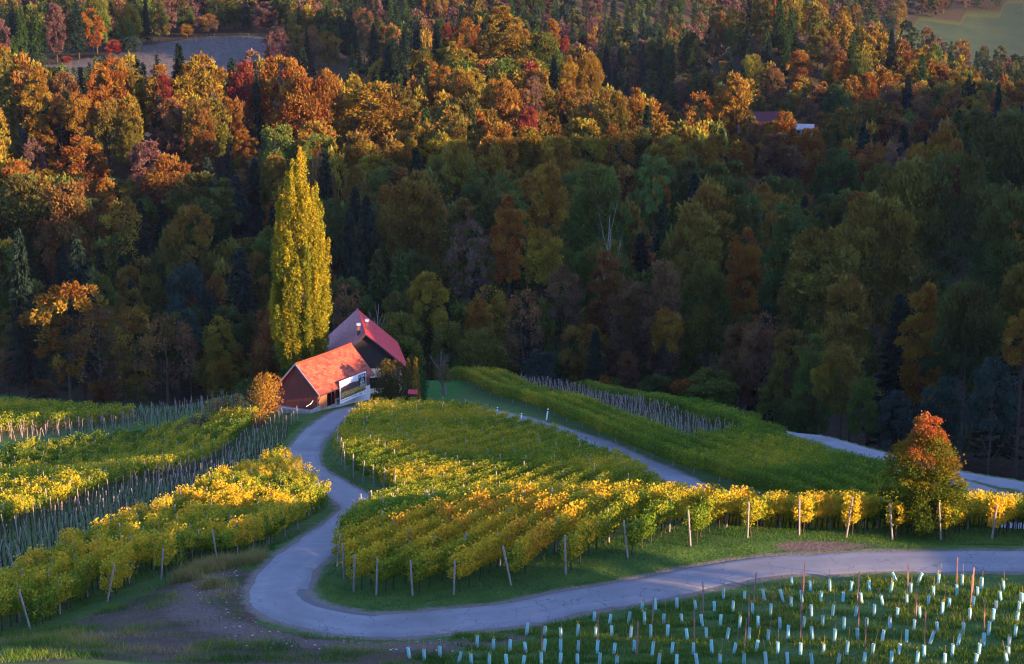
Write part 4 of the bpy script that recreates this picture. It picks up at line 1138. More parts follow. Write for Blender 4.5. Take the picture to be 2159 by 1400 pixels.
b = MB(); b.box(dx0 + .9, dx0 + .98, -.06, -.004, .02, eave_z - .1); b.box(0, .1, -.06, -.004, 0, eave_z - .1)
child("door_frame", b.mesh("barn_door_frame", M["barn_boards"]), barn)
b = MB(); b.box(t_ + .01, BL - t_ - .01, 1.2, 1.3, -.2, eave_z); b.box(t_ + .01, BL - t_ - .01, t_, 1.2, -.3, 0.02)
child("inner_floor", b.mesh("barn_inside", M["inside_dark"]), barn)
b = MB(); b.box(-.03, BL + .03, -.03, BW + .03, lowz, -.001)
child("foundation", b.mesh("barn_foundation", M["concrete"]), barn)
b = MB(); b.box(dx1 + .2, BL + .02, -.05, -.004, -1.9, 0.62)
child("plinth", b.mesh("barn_plinth", M["white_boards"]), barn)
ov, eo = .42, .5
sl_ = (ridge_h - eave_z) / (BW / 2)
ez = eave_z - eo * sl_ + .10
rf = roof_slab("roof", barn, (-ov, -eo, ez), (BL + ov, -eo, ez), (BL + ov, BW/2, ridge_h + .10), (-ov, BW/2, ridge_h + .10), .12, M["barn_tiles"], 18, .10)
roof_slab("roof", barn, (BL + ov, BW + eo, ez), (-ov, BW + eo, ez), (-ov, BW/2 + .003, ridge_h + .10), (BL + ov, BW/2 + .003, ridge_h + .10), .12, M["barn_tiles"], 18, .10)
b = MB()
for i in range(30):
    x = -ov + (BL + 2 * ov) * i / 30; w_ = (BL + 2 * ov) / 30
    s_ = -.10 * math.sin(PI * (i + .5) / 30)
    b.tube([(x, BW/2, ridge_h + .13 + s_ + random.uniform(-.02, .02)), (x + w_ * .98, BW/2, ridge_h + .12 + s_)], [.13, .11], 7)
child("ridge_tiles", b.mesh("barn_ridge", M["barn_tiles"]), rf)
b = MB()
for sgn in (0, 1):
    y0 = -eo if sgn == 0 else BW + eo
    b.add([(-ov-.03, y0, ez-.10), (-ov-.03, y0, ez+.05), (-ov-.03, BW/2, ridge_h+.16), (-ov-.03, BW/2, ridge_h-.05), (-ov+.04, y0, ez-.10), (-ov+.04, y0, ez+.05), (-ov+.04, BW/2, ridge_h+.16), (-ov+.04, BW/2, ridge_h-.05)],
          [(0,1,2,3), (7,6,5,4), (1,5,6,2), (0,3,7,4), (0,4,5,1), (3,2,6,7)])
child("barge_board", b.mesh("barn_barge_board", M["blue_metal"]), rf)
b = MB(); b.tube([(-ov, -eo - .07, ez - .06), (BL + ov, -eo - .07, ez - .10)], .075, 8)
gut = child("gutter", b.mesh("barn_gutter", M["dark_metal"]), barn)
b = MB(); b.tube([(-ov + .1, -eo - .07, ez - .1), (-ov + .05, -eo + .05, ez - .5), (-.12, -.14, ez - .75), (-.12, -.14, ez - .95)], .05, 7)
child("downpipe", b.mesh("barn_downpipe", M["dark_metal"]), gut)

# hoarding on the long wall: picture of hills and vineyard, dark logo panel, letters, white frame
sw = 3.0; hx0 = 4.55; hw = BL - 4.9 - .35; hz0, hz1 = -0.30, 2.62
bb = empty("billboard", tuple(bc), BA, "white framed advertising board with a vineyard picture on the barn wall", "billboard")
hx0 = 3.95; hx1 = BL * .835; hz0, hz1 = 0.02, eave_z + .45
zz = lambda f: hz0 + (hz1 - hz0) * f
b = MB(); b.box(hx0, hx1, -.72, -.66, hz0, hz1)
child("board", b.mesh("billboard_board", M["white_paint"], .01), bb)
b = MB()
for px_ in (hx0 + .3, (hx0 + hx1) / 2, hx1 - .3): b.box(px_ - .05, px_ + .05, -.659, -.052 if px_ > 5 else -.01, hz0 + .25, hz0 + .35)
child("bracket", b.mesh("billboard_bracket", M["dark_metal"]), bb)
m, nt, out = new_mat("billboard_picture")
co = N(nt, "ShaderNodeTexCoord").outputs["Object"]; sp3 = N(nt, "ShaderNodeSeparateXYZ"); L(nt, co, sp3.inputs[0])
fx = math_n(nt, "DIVIDE", math_n(nt, "SUBTRACT", sp3.outputs[0], hx0 + .12), hx1 - hx0 - .24); fz = math_n(nt, "DIVIDE", math_n(nt, "SUBTRACT", sp3.outputs[2], zz(.17)), zz(.93) - zz(.17))
cv = N(nt, "ShaderNodeCombineXYZ"); L(nt, fx, cv.inputs[0]); L(nt, fz, cv.inputs[1])
n1 = noise(nt, 3.0, 4, .6, vec=cv.outputs[0]); n2 = noise(nt, 14.0, 4, .65, vec=cv.outputs[0])
skyc = ramp(nt, fz, [(0.55, (0.62, 0.50, 0.48)), (1.0, (0.80, 0.78, 0.82))]).outputs[0]
hill = math_n(nt, "GREATER_THAN", math_n(nt, "ADD", 0.50, math_n(nt, "MULTIPLY", n1, 0.46)), fz)
c_ = mix(nt, hill, skyc, ramp(nt, n2, [(.35, (0.030, 0.020, 0.030)), (.7, (0.16, 0.09, 0.075))]).outputs[0])
fld = math_n(nt, "GREATER_THAN", math_n(nt, "ADD", 0.26, math_n(nt, "MULTIPLY", n1, 0.26)), fz)
c_ = mix(nt, fld, c_, ramp(nt, n2, [(.35, (0.20, 0.13, 0.03)), (.65, (0.60, 0.38, 0.10))]).outputs[0])
dk = math_n(nt, "MULTIPLY", math_n(nt, "LESS_THAN", fz, 0.13), math_n(nt, "GREATER_THAN", n2, .50))
c_ = mix(nt, dk, c_, (0.04, 0.035, 0.02))
pbr(nt, out, c_, .6)
b = MB(); b.box(hx0 + .12, hx1 - .12, -.728, -.7235, zz(.17), zz(.93))
child("picture", b.mesh("billboard_picture", m), bb)
b = MB(); lx0 = hx0 + (hx1 - hx0) * .70; lx1 = hx1 - .16
b.box(lx0, lx1, -.736, -.7315, zz(.40), zz(.945))
pan = child("logo_panel", b.mesh("billboard_logo_panel", M["black_paint"]), bb)
# letters V I N A as strokes, then the emblem (a bell shape with a ring), then two lines
def strokes(bmsh, segs, th, y=-.742):
    for (x0, z0_), (x1, z1_) in segs:
        dxx, dzz = x1 - x0, z1_ - z0_; l_ = math.hypot(dxx, dzz); nx, nz = -dzz / l_ * th / 2, dxx / l_ * th / 2
        bmsh.add([(x0 + nx, y, z0_ + nz), (x1 + nx, y, z1_ + nz), (x1 - nx, y, z1_ - nz), (x0 - nx, y, z0_ - nz), (x0 + nx, y + .004, z0_ + nz), (x1 + nx, y + .004, z1_ + nz), (x1 - nx, y + .004, z1_ - nz), (x0 - nx, y + .004, z0_ - nz)],
                 [(0,3,2,1), (4,5,6,7), (0,1,5,4), (1,2,6,5), (2,3,7,6), (3,0,4,7)])
pw = lx1 - lx0
def LX(f): return lx0 + pw * f
b = MB(); zt0, zt1 = zz(.80), zz(.915)
strokes(b, [((LX(.12), zt1), (LX(.19), zt0)), ((LX(.19), zt0), (LX(.26), zt1)), ((LX(.35), zt0), (LX(.35), zt1)), ((LX(.44), zt0), (LX(.44), zt1)), ((LX(.44), zt1), (LX(.58), zt0)), ((LX(.58), zt0), (LX(.58), zt1)),
            ((LX(.66), zt0), (LX(.745), zt1)), ((LX(.745), zt1), (LX(.83), zt0)), ((LX(.69), zt0 + (zt1 - zt0) * .35), (LX(.80), zt0 + (zt1 - zt0) * .35))], .055)
child("lettering", b.mesh("billboard_lettering", M["white_paint"]), pan)
b = MB()
zb0, zb1 = zz(.575), zz(.76)
strokes(b, [((LX(.22), zb0), (LX(.78), zb0)), ((LX(.22), zb0), (LX(.44), zb1)), ((LX(.78), zb0), (LX(.58), zb1)), ((LX(.44), zb1), (LX(.58), zb1)), ((LX(.38), zb0 + .1), (LX(.62), zb0 + .16)), ((LX(.42), zb0 + .3), (LX(.60), zb0 + .24))], .06)
strokes(b, [((LX(.2), zz(.52)), (LX(.80), zz(.52))), ((LX(.14), zz(.465)), (LX(.86), zz(.465))), ((LX(.14), zz(.43)), (LX(.86), zz(.43)))], .05)
child("emblem", b.mesh("billboard_emblem", M["white_paint"]), pan)
b = MB(); q_ = hx0 + .25
while q_ < hx0 + (hx1 - hx0) * .62:
    l_ = random.uniform(.10, .30); strokes(b, [((q_, zz(.095)), (q_ + l_, zz(.095)))], .075, -.727); q_ += l_ + .07
for f in (.74, .80, .92): strokes(b, [((hx0 + (hx1 - hx0) * f, zz(.085)), (hx0 + (hx1 - hx0) * (f + .035), zz(.085)))], .16, -.727)
child("slogan", b.mesh("billboard_slogan", M["dark_metal"]), bb)

# concrete trough by the gable
tr_ = empty("concrete_trough", tuple(bc), BA, "grey concrete water trough with two pale slabs at the barn corner", "trough")
b = MB(); b.box(-1.0, -.62, -1.15, 4.9, -2.2, .05); b.box(-.62, -.05, .9, 1.05, -2, .0)
child("basin_wall", b.mesh("trough_wall", M["concrete"], .02), tr_)
for y0 in (-.50, .95):
    b = MB(); b.box(-.55, -.42, y0 - 1.3 + .4, y0 + .0 + .3, -1.2, .82)
b = MB(); b.box(-1.15, .0, -.42, -.30, -.9, .72); child("slab", b.mesh("trough_slab", M["concrete"], .02), tr_)
b = MB(); b.box(-2.45, -1.2, -.42, -.30, -1.2, .66); child("slab", b.mesh("trough_slab", M["concrete"], .02), tr_)
b = MB(); b.box(-2.45, -2.33, -.29, 2.2, -1.4, .60); child("side_wall", b.mesh("trough_side", M["concrete"], .02), tr_)
b = MB(); b.tube([(-.35, .5, 1.35), (-.6, .6, 1.0), (-1.3, .9, .72)], [.045, .045, .04], 8); child("spout", b.mesh("trough_spout", M["steel"]), tr_)

# house
HD = 231.0
rp0 = np.array(P(771, 704, HD)); rp1 = None
best = None
for ang in np.linspace(1.2, 2.1, 91):
    for ln_ in np.linspace(9, 22, 53):
        q = rp0 + np.array([math.cos(ang) * ln_, math.sin(ang) * ln_, 0]); uu, vv = project(*q)
        e = (uu - 754.5) ** 2 + (vv - 651) ** 2
        if best is None or e < best[0]: best = (e, ang, ln_)
HA, HL = best[1], best[2]; print("house", rp0, math.degrees(HA), HL)
HW = 5.3; RH = 4.75
zg = float(gz(rp0[0], rp0[1])) - rp0[2]
house = empty("house", (rp0[0], rp0[1], rp0[2] + zg), HA, "house with red tiled roof, black wooden gable and cream walls behind the barn", "house")
O = -zg            # ridge height above the ground
ev_ = O - RH
wl = O - 4.0
b = MB(); b.box(.7, HL - .5, -HW + .5, HW - .5, -1.5, wl - .9)
child("wall", b.mesh("house_wall", M["cream"]), house)
b = MB(); y_ = HW - .45
zs_ = O - (y_ / (HW + .35)) * (RH + .25) - .34; za, zb_ = .68, HL - .48
b.add([(za, -y_, wl - .9), (za, y_, wl - .9), (za, y_, zs_), (za, 0, O - .34), (za, -y_, zs_), (zb_, -y_, wl - .9), (zb_, y_, wl - .9), (zb_, y_, zs_), (zb_, 0, O - .34), (zb_, -y_, zs_)],
      [(4,3,2,1,0), (5,6,7,8,9), (0,1,6,5), (1,2,7,6), (2,3,8,7), (3,4,9,8), (4,0,5,9)])
child("gable", b.mesh("house_gable", M["black_wood"]), house)
rr = roof_slab("roof", house, (0, -HW - .35, ev_ - .25), (HL, -HW - .35, ev_ - .25), (HL, 0, O), (0, 0, O), .16, M["red_tiles"], 10)
rr["label"] = "bright red slope of the roof"
rl = roof_slab("roof", house, (HL, HW + .35, ev_ - .25), (0, HW + .35, ev_ - .25), (0, .003, O), (HL, .003, O), .16, M["old_tiles"], 10)
rl["label"] = "old dull tiled slope of the roof"
b = MB(); b.tube([(-.03, 0, O + .03), (HL + .03, 0, O + .03)], .10, 8); child("ridge_tiles", b.mesh("house_ridge", M["red_tiles"]), rr)
b = MB()
for sgn in (-1, 1):
    b.add([(-.05, sgn*(HW+.35), ev_-.42), (-.05, sgn*(HW+.35), ev_-.22), (-.05, 0, O+.03), (-.05, 0, O-.18), (.03, sgn*(HW+.35), ev_-.42), (.03, sgn*(HW+.35), ev_-.22), (.03, 0, O+.03), (.03, 0, O-.18)],
          [(0,1,2,3), (7,6,5,4), (1,5,6,2), (0,3,7,4), (0,4,5,1), (3,2,6,7)])
child("barge_board", b.mesh("house_barge_board", M["dark_metal"]), house)
M["brick"] = plain("chimney_brick", (0.10, 0.045, 0.045), .9, .3, 6)
for (cx_, cy_) in ((5.3, -.55), (2.9, .75)):
    b = MB(); zt = O + .45; b.box(cx_ - .2, cx_ + .2, cy_ - .2, cy_ + .2, O - 1.6, zt)
    ch_ = child("chimney", b.mesh("house_chimney", M["brick"]), rl)
    b = MB(); pts = []
    for i in range(9):
        a = PI * i / 8; pts.append((cx_ + .34 * math.cos(a), cy_, zt + .16 + .30 * math.sin(a)))
    for s_ in (-.3, .3):
        pass
    vs = []; fs = []
    for p in pts:
        for r_ in (0, .05):
            a = math.atan2(p[2] - zt - .22, p[0] - cx_)
            vs += [(p[0] - math.cos(a) * r_, cy_ - .28, p[2] - math.sin(a) * r_), (p[0] - math.cos(a) * r_, cy_ + .28, p[2] - math.sin(a) * r_)]
    for i in range(8):
        o_ = i * 4; fs += [(o_, o_ + 4, o_ + 5, o_ + 1), (o_ + 2, o_ + 3, o_ + 7, o_ + 6), (o_, o_ + 2, o_ + 6, o_ + 4), (o_ + 1, o_ + 5, o_ + 7, o_ + 3)]
    b.add(vs, fs)
    for sx_ in (-.29, .29): b.box(cx_ + sx_ - .02, cx_ + sx_ + .02, cy_ - .02, cy_ + .02, zt, zt + .3)
    child("cowl", b.mesh("chimney_cowl", M["steel"], smooth=False), ch_)
b = MB(); b.box(.64, .695, -2.5, .6, .75, 2.05)
wn = child("window", b.mesh("house_window", M["glass"]), house)
b = MB()
for z0_ in (.69, 2.051): b.box(.60, .694, -2.56, .66, z0_, z0_ + .06)
for y0 in (-2.56, -.95, .601): b.box(.60, .639 if -2 < y0 < .5 else .694, y0, y0 + .059, .7505, 2.0495)
child("frame", b.mesh("house_window_frame", M["black_wood"]), wn)

# red roofed box on a post, leaning white road markers
p = hit(871, 840); p = np.array(at(871, 217))
sg = empty("little_shrine", tuple(p), -.15, "small red roofed box on a wooden post by the conifers", "wayside box")
b = MB(); b.box(-.07, .07, -.07, .07, -.3, 1.2); child("post", b.mesh("shrine_post", M["vine_wood"]), sg)
b = MB(); b.box(-.42, .42, -.16, .16, 1.2, 1.45); child("box", b.mesh("shrine_box", M["black_wood"]), sg)
b = MB(); b.add([(-.58, -.34, 1.42), (.58, -.34, 1.42), (.58, 0, 1.92), (-.58, 0, 1.92), (.58, .34, 1.42), (-.58, .34, 1.42), (-.58, -.30, 1.36), (.58, -.30, 1.36), (.58, .30, 1.36), (-.58, .30, 1.36)],
                [(0, 1, 2, 3), (3, 2, 4, 5), (0, 6, 7, 1), (5, 4, 8, 9), (6, 9, 8, 7), (0, 3, 5, 9, 6), (1, 7, 8, 4, 2)])
child("roof", b.mesh("shrine_roof", plain("shrine_red", (0.40, 0.035, 0.05), .6, .15, 4)), sg)
for (u_, v_, h_, lean, lab) in ((1046, 877, 1.05, .16, "white road marker post leaning at the verge, nearest the grassy knoll"), (1099, 885, .75, .05, "short white road marker post between two taller ones"), (1152, 886, 1.35, .14, "tall leaning white road marker post beside the upper lane")):
    p = hit(u_, v_)
    mk = empty("road_marker", tuple(p), 0, lab, "road marker", "white markers along the upper lane"); mk.rotation_euler = (0, lean, 0)
    b = MB(); b.box(-.075, .075, -.05, .05, -.2, h_); child("post", b.mesh("marker_post", M["white_paint"], .02), mk)
    b = MB(); b.box(-.077, .077, -.052, .052, h_ * .80, h_ * .90); child("band", b.mesh("marker_band", M["black_paint"]), mk)

# red roofed house and white house far up in the wood
M["far_red"] = plain("far_red_roof", (0.055, 0.007, 0.012), .6, .15, .8)
for (u_, v_, D_, wx, wy, hh, rh, rot, roofm, wallm, nm, lab) in ((1612, 247, 492, 13.5, 8, 2.6, 3.0, .05, "far_red", "barn_boards", "far_house", "far house with long dark red roof among the trees"),
                                                             (1693, 267, 470, 5.0, 4.5, 3.4, .9, -.2, "steel", "concrete", "far_shed", "small pale building half hidden by trees below the upper right hill")):
    top = np.array(P(u_, v_ - (12 if roofm == "far_red" else 6), D_))
    gzz = float(gz(top[0], top[1])); base = top[2] - hh - rh
    hs_ = empty(nm, (top[0], top[1], base), rot, lab, "house")
    b = MB(); b.box(-wx/2, wx/2, -wy/2, wy/2, 0, hh); child("wall", b.mesh(nm + "_wall", M[wallm]), hs_)
    b = MB(); b.box(-wx/2 + .05, wx/2 - .05, -wy/2 + .05, wy/2 - .05, min(gzz - base, 0) - 1, -.002); child("basement", b.mesh(nm + "_basement", M["barn_boards"]), hs_)
    b = MB()
    for sgn in (-1, 1):
        b.add([(-wx/2-.5, sgn*(wy/2+.5), hh-.3), (wx/2+.5, sgn*(wy/2+.5), hh-.3), (wx/2+.5, 0, hh+rh), (-wx/2-.5, 0, hh+rh), (-wx/2-.5, sgn*(wy/2+.5), hh-.5), (wx/2+.5, sgn*(wy/2+.5), hh-.5), (wx/2+.5, 0, hh+rh-.2), (-wx/2-.5, 0, hh+rh-.2)],
              [(0,1,2,3), (7,6,5,4), (0,4,5,1), (0,3,7,4), (1,5,6,2)])
    child("roof", b.mesh(nm + "_roof", M[roofm] if roofm != "steel" else M["concrete"]), hs_)
    b = MB()
    for i in range(3): b.box(-wx*.3 + i * wx * .27, -wx*.3 + i * wx * .27 + 1.0, -wy/2 - .05, -wy/2 - .003, hh * .35, hh * .8)
    child("window", b.mesh(nm + "_window", M["glass"]), hs_)

# ------------------------------------------------------------------ trees and shrubs of the farmyard
def leafy(name, C, A, Nn, ln, wd, lobe, hgt, mat):
    V, Fq = kites(C, A, Nn, ln, wd); return np_mesh(name, V, [Fq], mat, {"lobe": np.clip(lobe, 0, 1), "hgt": np.clip(hgt, 0, 1), "tint": np.clip(lobe, 0, 1)})
# Lombardy poplar: upright plumes of small leaves
POP_STOPS = [(0.0, (0.075, 0.105, 0.012)), (0.4, (0.20, 0.185, 0.015)), (0.75, (0.40, 0.27, 0.018)), (1.0, (0.50, 0.26, 0.03))]
M["poplar_leaf"] = leaf_mat("poplar_leaves", POP_STOPS, .3)
pp = at(640, 238); ptop = P(643, 310, 238)[2]; PH = ptop - pp[2]
pop = empty("poplar_tree", tuple(pp), 0, "tall golden Lombardy poplar towering behind the barn", "tree")
print("poplar", pp, PH)
rg = np.random.default_rng(5)
Cs = []; As = []; Ns = []; Ln = []; Lo = []
def prof_p(h): return 5.0 * (np.interp(h, [0, .04, .12, .3, .5, .65, .8, .9, .97, 1.0], [.5, .72, .92, 1.0, .93, .86, .66, .50, .30, .10]))
plumes = []       # (foot height, bearing, foot radius, tip height, tip radius, girth, colour)
def plume(h0, h1, th, r0, r1, gi): plumes.append((h0, h1, th, r0, r1, gi, rg.normal(0, .15)))
for i in range(150):
    h0 = rg.uniform(.02, .66) ** 1.15; th = rg.uniform(0, 2 * PI)
    h1 = min(.93, h0 + rg.uniform(.14, .30)); gi = rg.uniform(.48, .90)
    r1 = max(.2, prof_p(h1) * rg.uniform(.55, .98) - gi * .3); r0 = max(.2, prof_p(h0) * rg.uniform(.45, .9) - gi * .4)
    plume(h0, h1, th, r0, min(r1, r0 + 1.0), gi)
for h0, h1, th, r0, r1, gi in ((.50, 1.0, 0, .2, .25, 1.05), (.60, .975, .5, .5, .85, .85), (.50, .90, 3.1, 1.0, 1.55, .95), (.55, .95, 3.6, .5, .8, .85), (.45, .90, 4.0, .9, 1.3, .9), (.50, .93, 2.2, .4, .8, .9), (.40, .77, .1, 2.0, 3.0, .8), (.42, .80, 5.2, 1.4, 2.2, .8), (.48, .84, 1.6, 1.0, 1.4, .8), (.3, .62, .2, 2.8, 3.9, .7), (.28, .64, 3.3, 2.6, 3.6, .75), (.60, .93, 4.9, .5, .7, .7)):
    plume(h0, h1, th, r0, r1, gi)
for h0, h1, th, r0, r1, gi, cj in plumes:
    n = int(900 * (h1 - h0) / .22 * gi)
    t = rg.uniform(0, 1, n); hh = h0 + (h1 - h0) * t
    shp = gi * (np.sin(PI * np.clip(t * .80 + .16, 0, 1)) ** .8 + .04)
    rc = r0 + (r1 - r0) * t
    d = unit(rg.normal(size=(n, 3)))
    base = np.stack([np.cos(th) * rc, np.sin(th) * rc, hh * PH], 1)
    lump = 1 + .28 * np.sin(hh * 95 + th * 9)
    p = base + d * (shp * lump * rg.uniform(.55, 1.08, n))[:, None]
    Cs.append(p); As.append(rg.normal(size=(n, 3)) * .8 + np.array([0, 0, .35])); Ns.append(d + rg.normal(size=(n, 3)) * .6); Ln.append(rg.uniform(.17, .30, n))
    Lo.append(.17 + .34 * hh ** 1.2 + cj + rg.normal(0, .14, n))
C = np.concatenate(Cs); ln = np.concatenate(Ln); lo = np.concatenate(Lo)
child("crown", leafy("poplar_crown", C, np.concatenate(As), np.concatenate(Ns), ln, ln * .85, lo, C[:, 2] / PH, M["poplar_leaf"]), pop)
b = MB(); b.tube([(0, 0, -1), (.1, 0, PH * .3), (-.1, .1, PH * .6), (0, 0, PH * .9)], [.55, .38, .22, .05], 9)
for i in range(26):
    h = random.uniform(.06, .75); a = random.uniform(0, 6.28); l_ = random.uniform(2, 4)
    b.tube([(0, 0, PH * h), (math.cos(a) * l_ * .35, math.sin(a) * l_ * .35, PH * h + l_ * .6), (math.cos(a) * l_ * .6, math.sin(a) * l_ * .6, PH * h + l_ * 1.6)], [.11, .07, .02], 5)
child("trunk", b.mesh("poplar_trunk", M["bark"]), pop)

def bush_mesh(name, R, H, n, leaf, seed, prof=None, mat=None, z0=0.0, lobes=14, tint=(.2, .8)):
    r_ = np.random.default_rng(seed); Cs = []; Ns = []; lo = []
    for i in range(lobes):
        h = (i + .5) / lobes; th = i * 2.4 + r_.normal(0, .3)
        pr = prof(h) if prof else math.sqrt(max(.05, 1 - ((h - .4) / .62) ** 2))
        rad = R * pr * r_.uniform(.25, .75); lr = R * pr * r_.uniform(.38, .6) + .05
        k = max(10, int(n / lobes * (pr + .2)))
        d = unit(r_.normal(size=(k, 3)))
        Cs.append(np.array([math.cos(th) * rad, math.sin(th) * rad, z0 + h * H]) + d * lr * r_.uniform(.6, 1.08, (k, 1)) * np.array([1, 1, min(1.6, .5 * H / R + .3)]))
        Ns.append(d + r_.normal(size=d.shape) * .5); lo.append(np.full(k, r_.uniform(*tint)) + r_.normal(0, .12, k))
    C = np.concatenate(Cs); Nn = np.concatenate(Ns); C[:, 2] = np.maximum(C[:, 2], z0 * .6 + .03)
    A = r_.normal(size=C.shape) * .7 + np.array([0, 0, .3]); ln = leaf * r_.uniform(.7, 1.3, len(C))
    return leafy(name, C, A, Nn, ln, ln * .7, np.concatenate(lo), (C[:, 2] - z0) / H, mat or M["crown"])
def shrub(name, u, v, D, Rpx, Hpx, col, label, cat, n=2600, leaf=.24, seed=0, prof=None, z0=0.0, trunk=None, mat=None, group=None, lobes=14, base=None):
    p = at(u, D) if base is None else np.array(base)
    k = D / F * 1.02
    root = empty(name, tuple(p), random.uniform(0, 6), label, cat, group)
    o = child("crown", bush_mesh(name + "_crown", Rpx * k, Hpx * k, n, leaf, seed, prof, mat, z0, lobes), root)
    if col: o.color = (*PAL[col][0], PAL[col][1] * .6) if isinstance(col, str) else col
    b = MB()
    if trunk: b.tube(trunk[0], trunk[1], 7)
    else:
        for i in range(4):
            a = i * 1.6; b.tube([(0, 0, -.2), (math.cos(a) * Rpx * k * .2, math.sin(a) * Rpx * k * .2, Hpx * k * .4), (math.cos(a) * Rpx * k * .35, math.sin(a) * Rpx * k * .35, Hpx * k * .75)], [.07, .05, .02], 5)
    child("trunk", b.mesh(name + "_trunk", M["bark"]), root); return root
col_p = lambda h: (.75 + .25 * math.sin(PI * min(1, h * 1.1))) * (1 if h < .75 else max(.12, (1 - h) / .25) ** .7)
spike = lambda h: max(.10, (1 - h) ** .55)
TH = (.040, .055, .018, .25)
shrub("conifer_bush", 815, 840, 219, 26, 102, TH, "broad dark green columnar conifer hiding the corner of the house", "shrub", 6000, .17, 1, col_p, group="columnar conifers", lobes=26)
shrub("conifer_bush", 836, 840, 219.5, 22, 100, (.075, .058, .022, .3), "brownish columnar conifer in the middle of the clump by the house", "shrub", 5000, .17, 2, col_p, group="columnar conifers", lobes=26)
shrub("conifer_bush", 862, 840, 219, 13, 104, (.080, .085, .020, .4), "slim pointed conifer between the brown and the golden one", "shrub", 3000, .15, 3, spike, group="columnar conifers", lobes=24)
shrub("conifer_bush", 878, 841, 218, 13, 104, (.19, .13, .018, .4), "slim golden conifer at the end of the clump", "shrub", 3400, .15, 4, spike, group="columnar conifers", lobes=24)
shrub("garden_bush", 889, 820, 224, 15, 62, (.030, .090, .022, .0), "round bright green bush behind the golden conifer", "shrub", 2200, .18, 5)
shrub("garden_bush", 790, 842, 220, 10, 20, (.090, .085, .020, .3), "low olive bush against the cream house wall", "shrub", 1400, .16, 6)
# round tree behind the house
hb = at(838, 256)
root = empty("walnut_tree", tuple(hb), .4, "round leafy green tree behind the red roofed farmhouse", "tree")
o = child("crown", crown_mesh("walnut_crown", dome, 60, 9000, R=3.9, H=9.6, z0=P(838, 655, 256)[2] - hb[2] - 10.2, ll=.40, lw=.24, seed=91, lobe_r=(.2, .32)), root); o.color = (.075, .105, .020, .2)
child("trunk", limbs_mesh("walnut_trunk", 91, P(838, 655, 256)[2] - hb[2] - 2, .22, 2.6), root)
# pollarded tree on the knoll
pb = at(936, 229)
root = empty("pollard_tree", tuple(pb), 0, "gnarled pollard tree with thin upright twigs on the grassy knoll", "tree")
b = MB(); b.tube([(0.1, 0, -.3), (.05, 0, .9), (-.35, 0, 2.2), (-.55, 0, 2.9)], [.34, .26, .27, .33], 9)
r_ = random.Random(3)
for i in range(26):
    a = r_.uniform(0, 6.28); l_ = r_.uniform(1.0, 3.4); t_ = r_.uniform(.25, .6)
    b.tube([(-.5, 0, 2.8), (-.5 + math.cos(a) * l_ * t_ * .5, math.sin(a) * l_ * t_ * .5, 2.8 + l_ * .5), (-.5 + math.cos(a) * l_ * t_, math.sin(a) * l_ * t_, 2.8 + l_ * .95)], [.06, .035, .01], 4)
child("trunk", b.mesh("pollard_trunk", plain("pollard_bark", (.11, .09, .08), .95, .4, 5)), root)
o = child("crown", bush_mesh("pollard_crown", 1.7, 1.9, 1100, .17, 17, z0=2.0), root); o.color = (.075, .070, .030, .2)
# little fruit tree, vines and thicket on the left of the barn
fb = at(562, 213)
root = empty("fruit_tree", tuple(fb), 0, "small orange leaved fruit tree in front of the barn gable", "tree")
o = child("crown", bush_mesh("fruit_crown", 2.15, 4.1, 3400, .20, 23, z0=1.2, lobes=20), root); o.color = (.27, .14, .025, .5)
child("trunk", limbs_mesh("fruit_trunk", 23, 4.3, .11, 1.7, 7, .28), root)
shrub("garden_bush", 548, 893, 208, 20, 30, (.24, .15, .02, .3), "low golden bush below the little fruit tree", "shrub", 800, .18, 31)
for i, (u_, D_, R_, H_p, c_, lab) in enumerate([(430, 214, 52, 42, (.045, .045, .040, .0), "dark twiggy thicket at the top of the green vine rows"), (472, 222, 40, 46, (.085, .085, .022, .2), "olive green bush between two dark thickets below the stakes"), (505, 220, 36, 50, (.04, .05, .032, 0), "dark round bush in front of the leafless rows, nearest the barn"), (520, 232, 34, 46, (.05, .075, .02, 0), "green shrub under the leafless rows beside the barn")]):
    shrub("hillside_bush", u_, 0, D_, R_, H_p, c_, lab, "shrub", 1500, .20, 40 + i, group="bushes on the slope by the barn")

# maple at the roadside
mb = at(1944, 98.5); mtop = P(1944, 878, 98.5)[2] - mb[2]
mp_ = empty("maple_tree", tuple(mb), 0, "young maple with orange tipped green crown beside the near road", "tree")
mc = crown_mesh("maple_crown", lambda h: np.interp(h, [0, .12, .32, .55, .75, .9, 1], [.66, .98, 1.0, .86, .64, .44, .2]), 130, 38000, R=2.55, H=mtop - .85, z0=.62, ll=.125, lw=.095, lobe_r=(.17, .28), up=.1, seed=77, shell=(.30, .88), holes=.0)
m, nt, out = new_mat("maple_leaves")
f = math_n(nt, "ADD", attr(nt, "hgt").outputs["Fac"], math_n(nt, "MULTIPLY", math_n(nt, "SUBTRACT", attr(nt, "lobe").outputs["Fac"], .5), .55))
r_m = ramp(nt, f, [(0.0, (.036, .066, .012)), (.45, (.080, .105, .013)), (.68, (.15, .135, .015)), (.86, (.22, .115, .018)), (1.0, (.31, .085, .028))])
leaf_shader(nt, out, r_m.outputs[0], .3)
mc.materials.clear(); mc.materials.append(m)
child("crown", mc, mp_)
child("trunk", limbs_mesh("maple_trunk", 78, mtop * .85, .10, 2.0, 12, .18, 1), mp_)
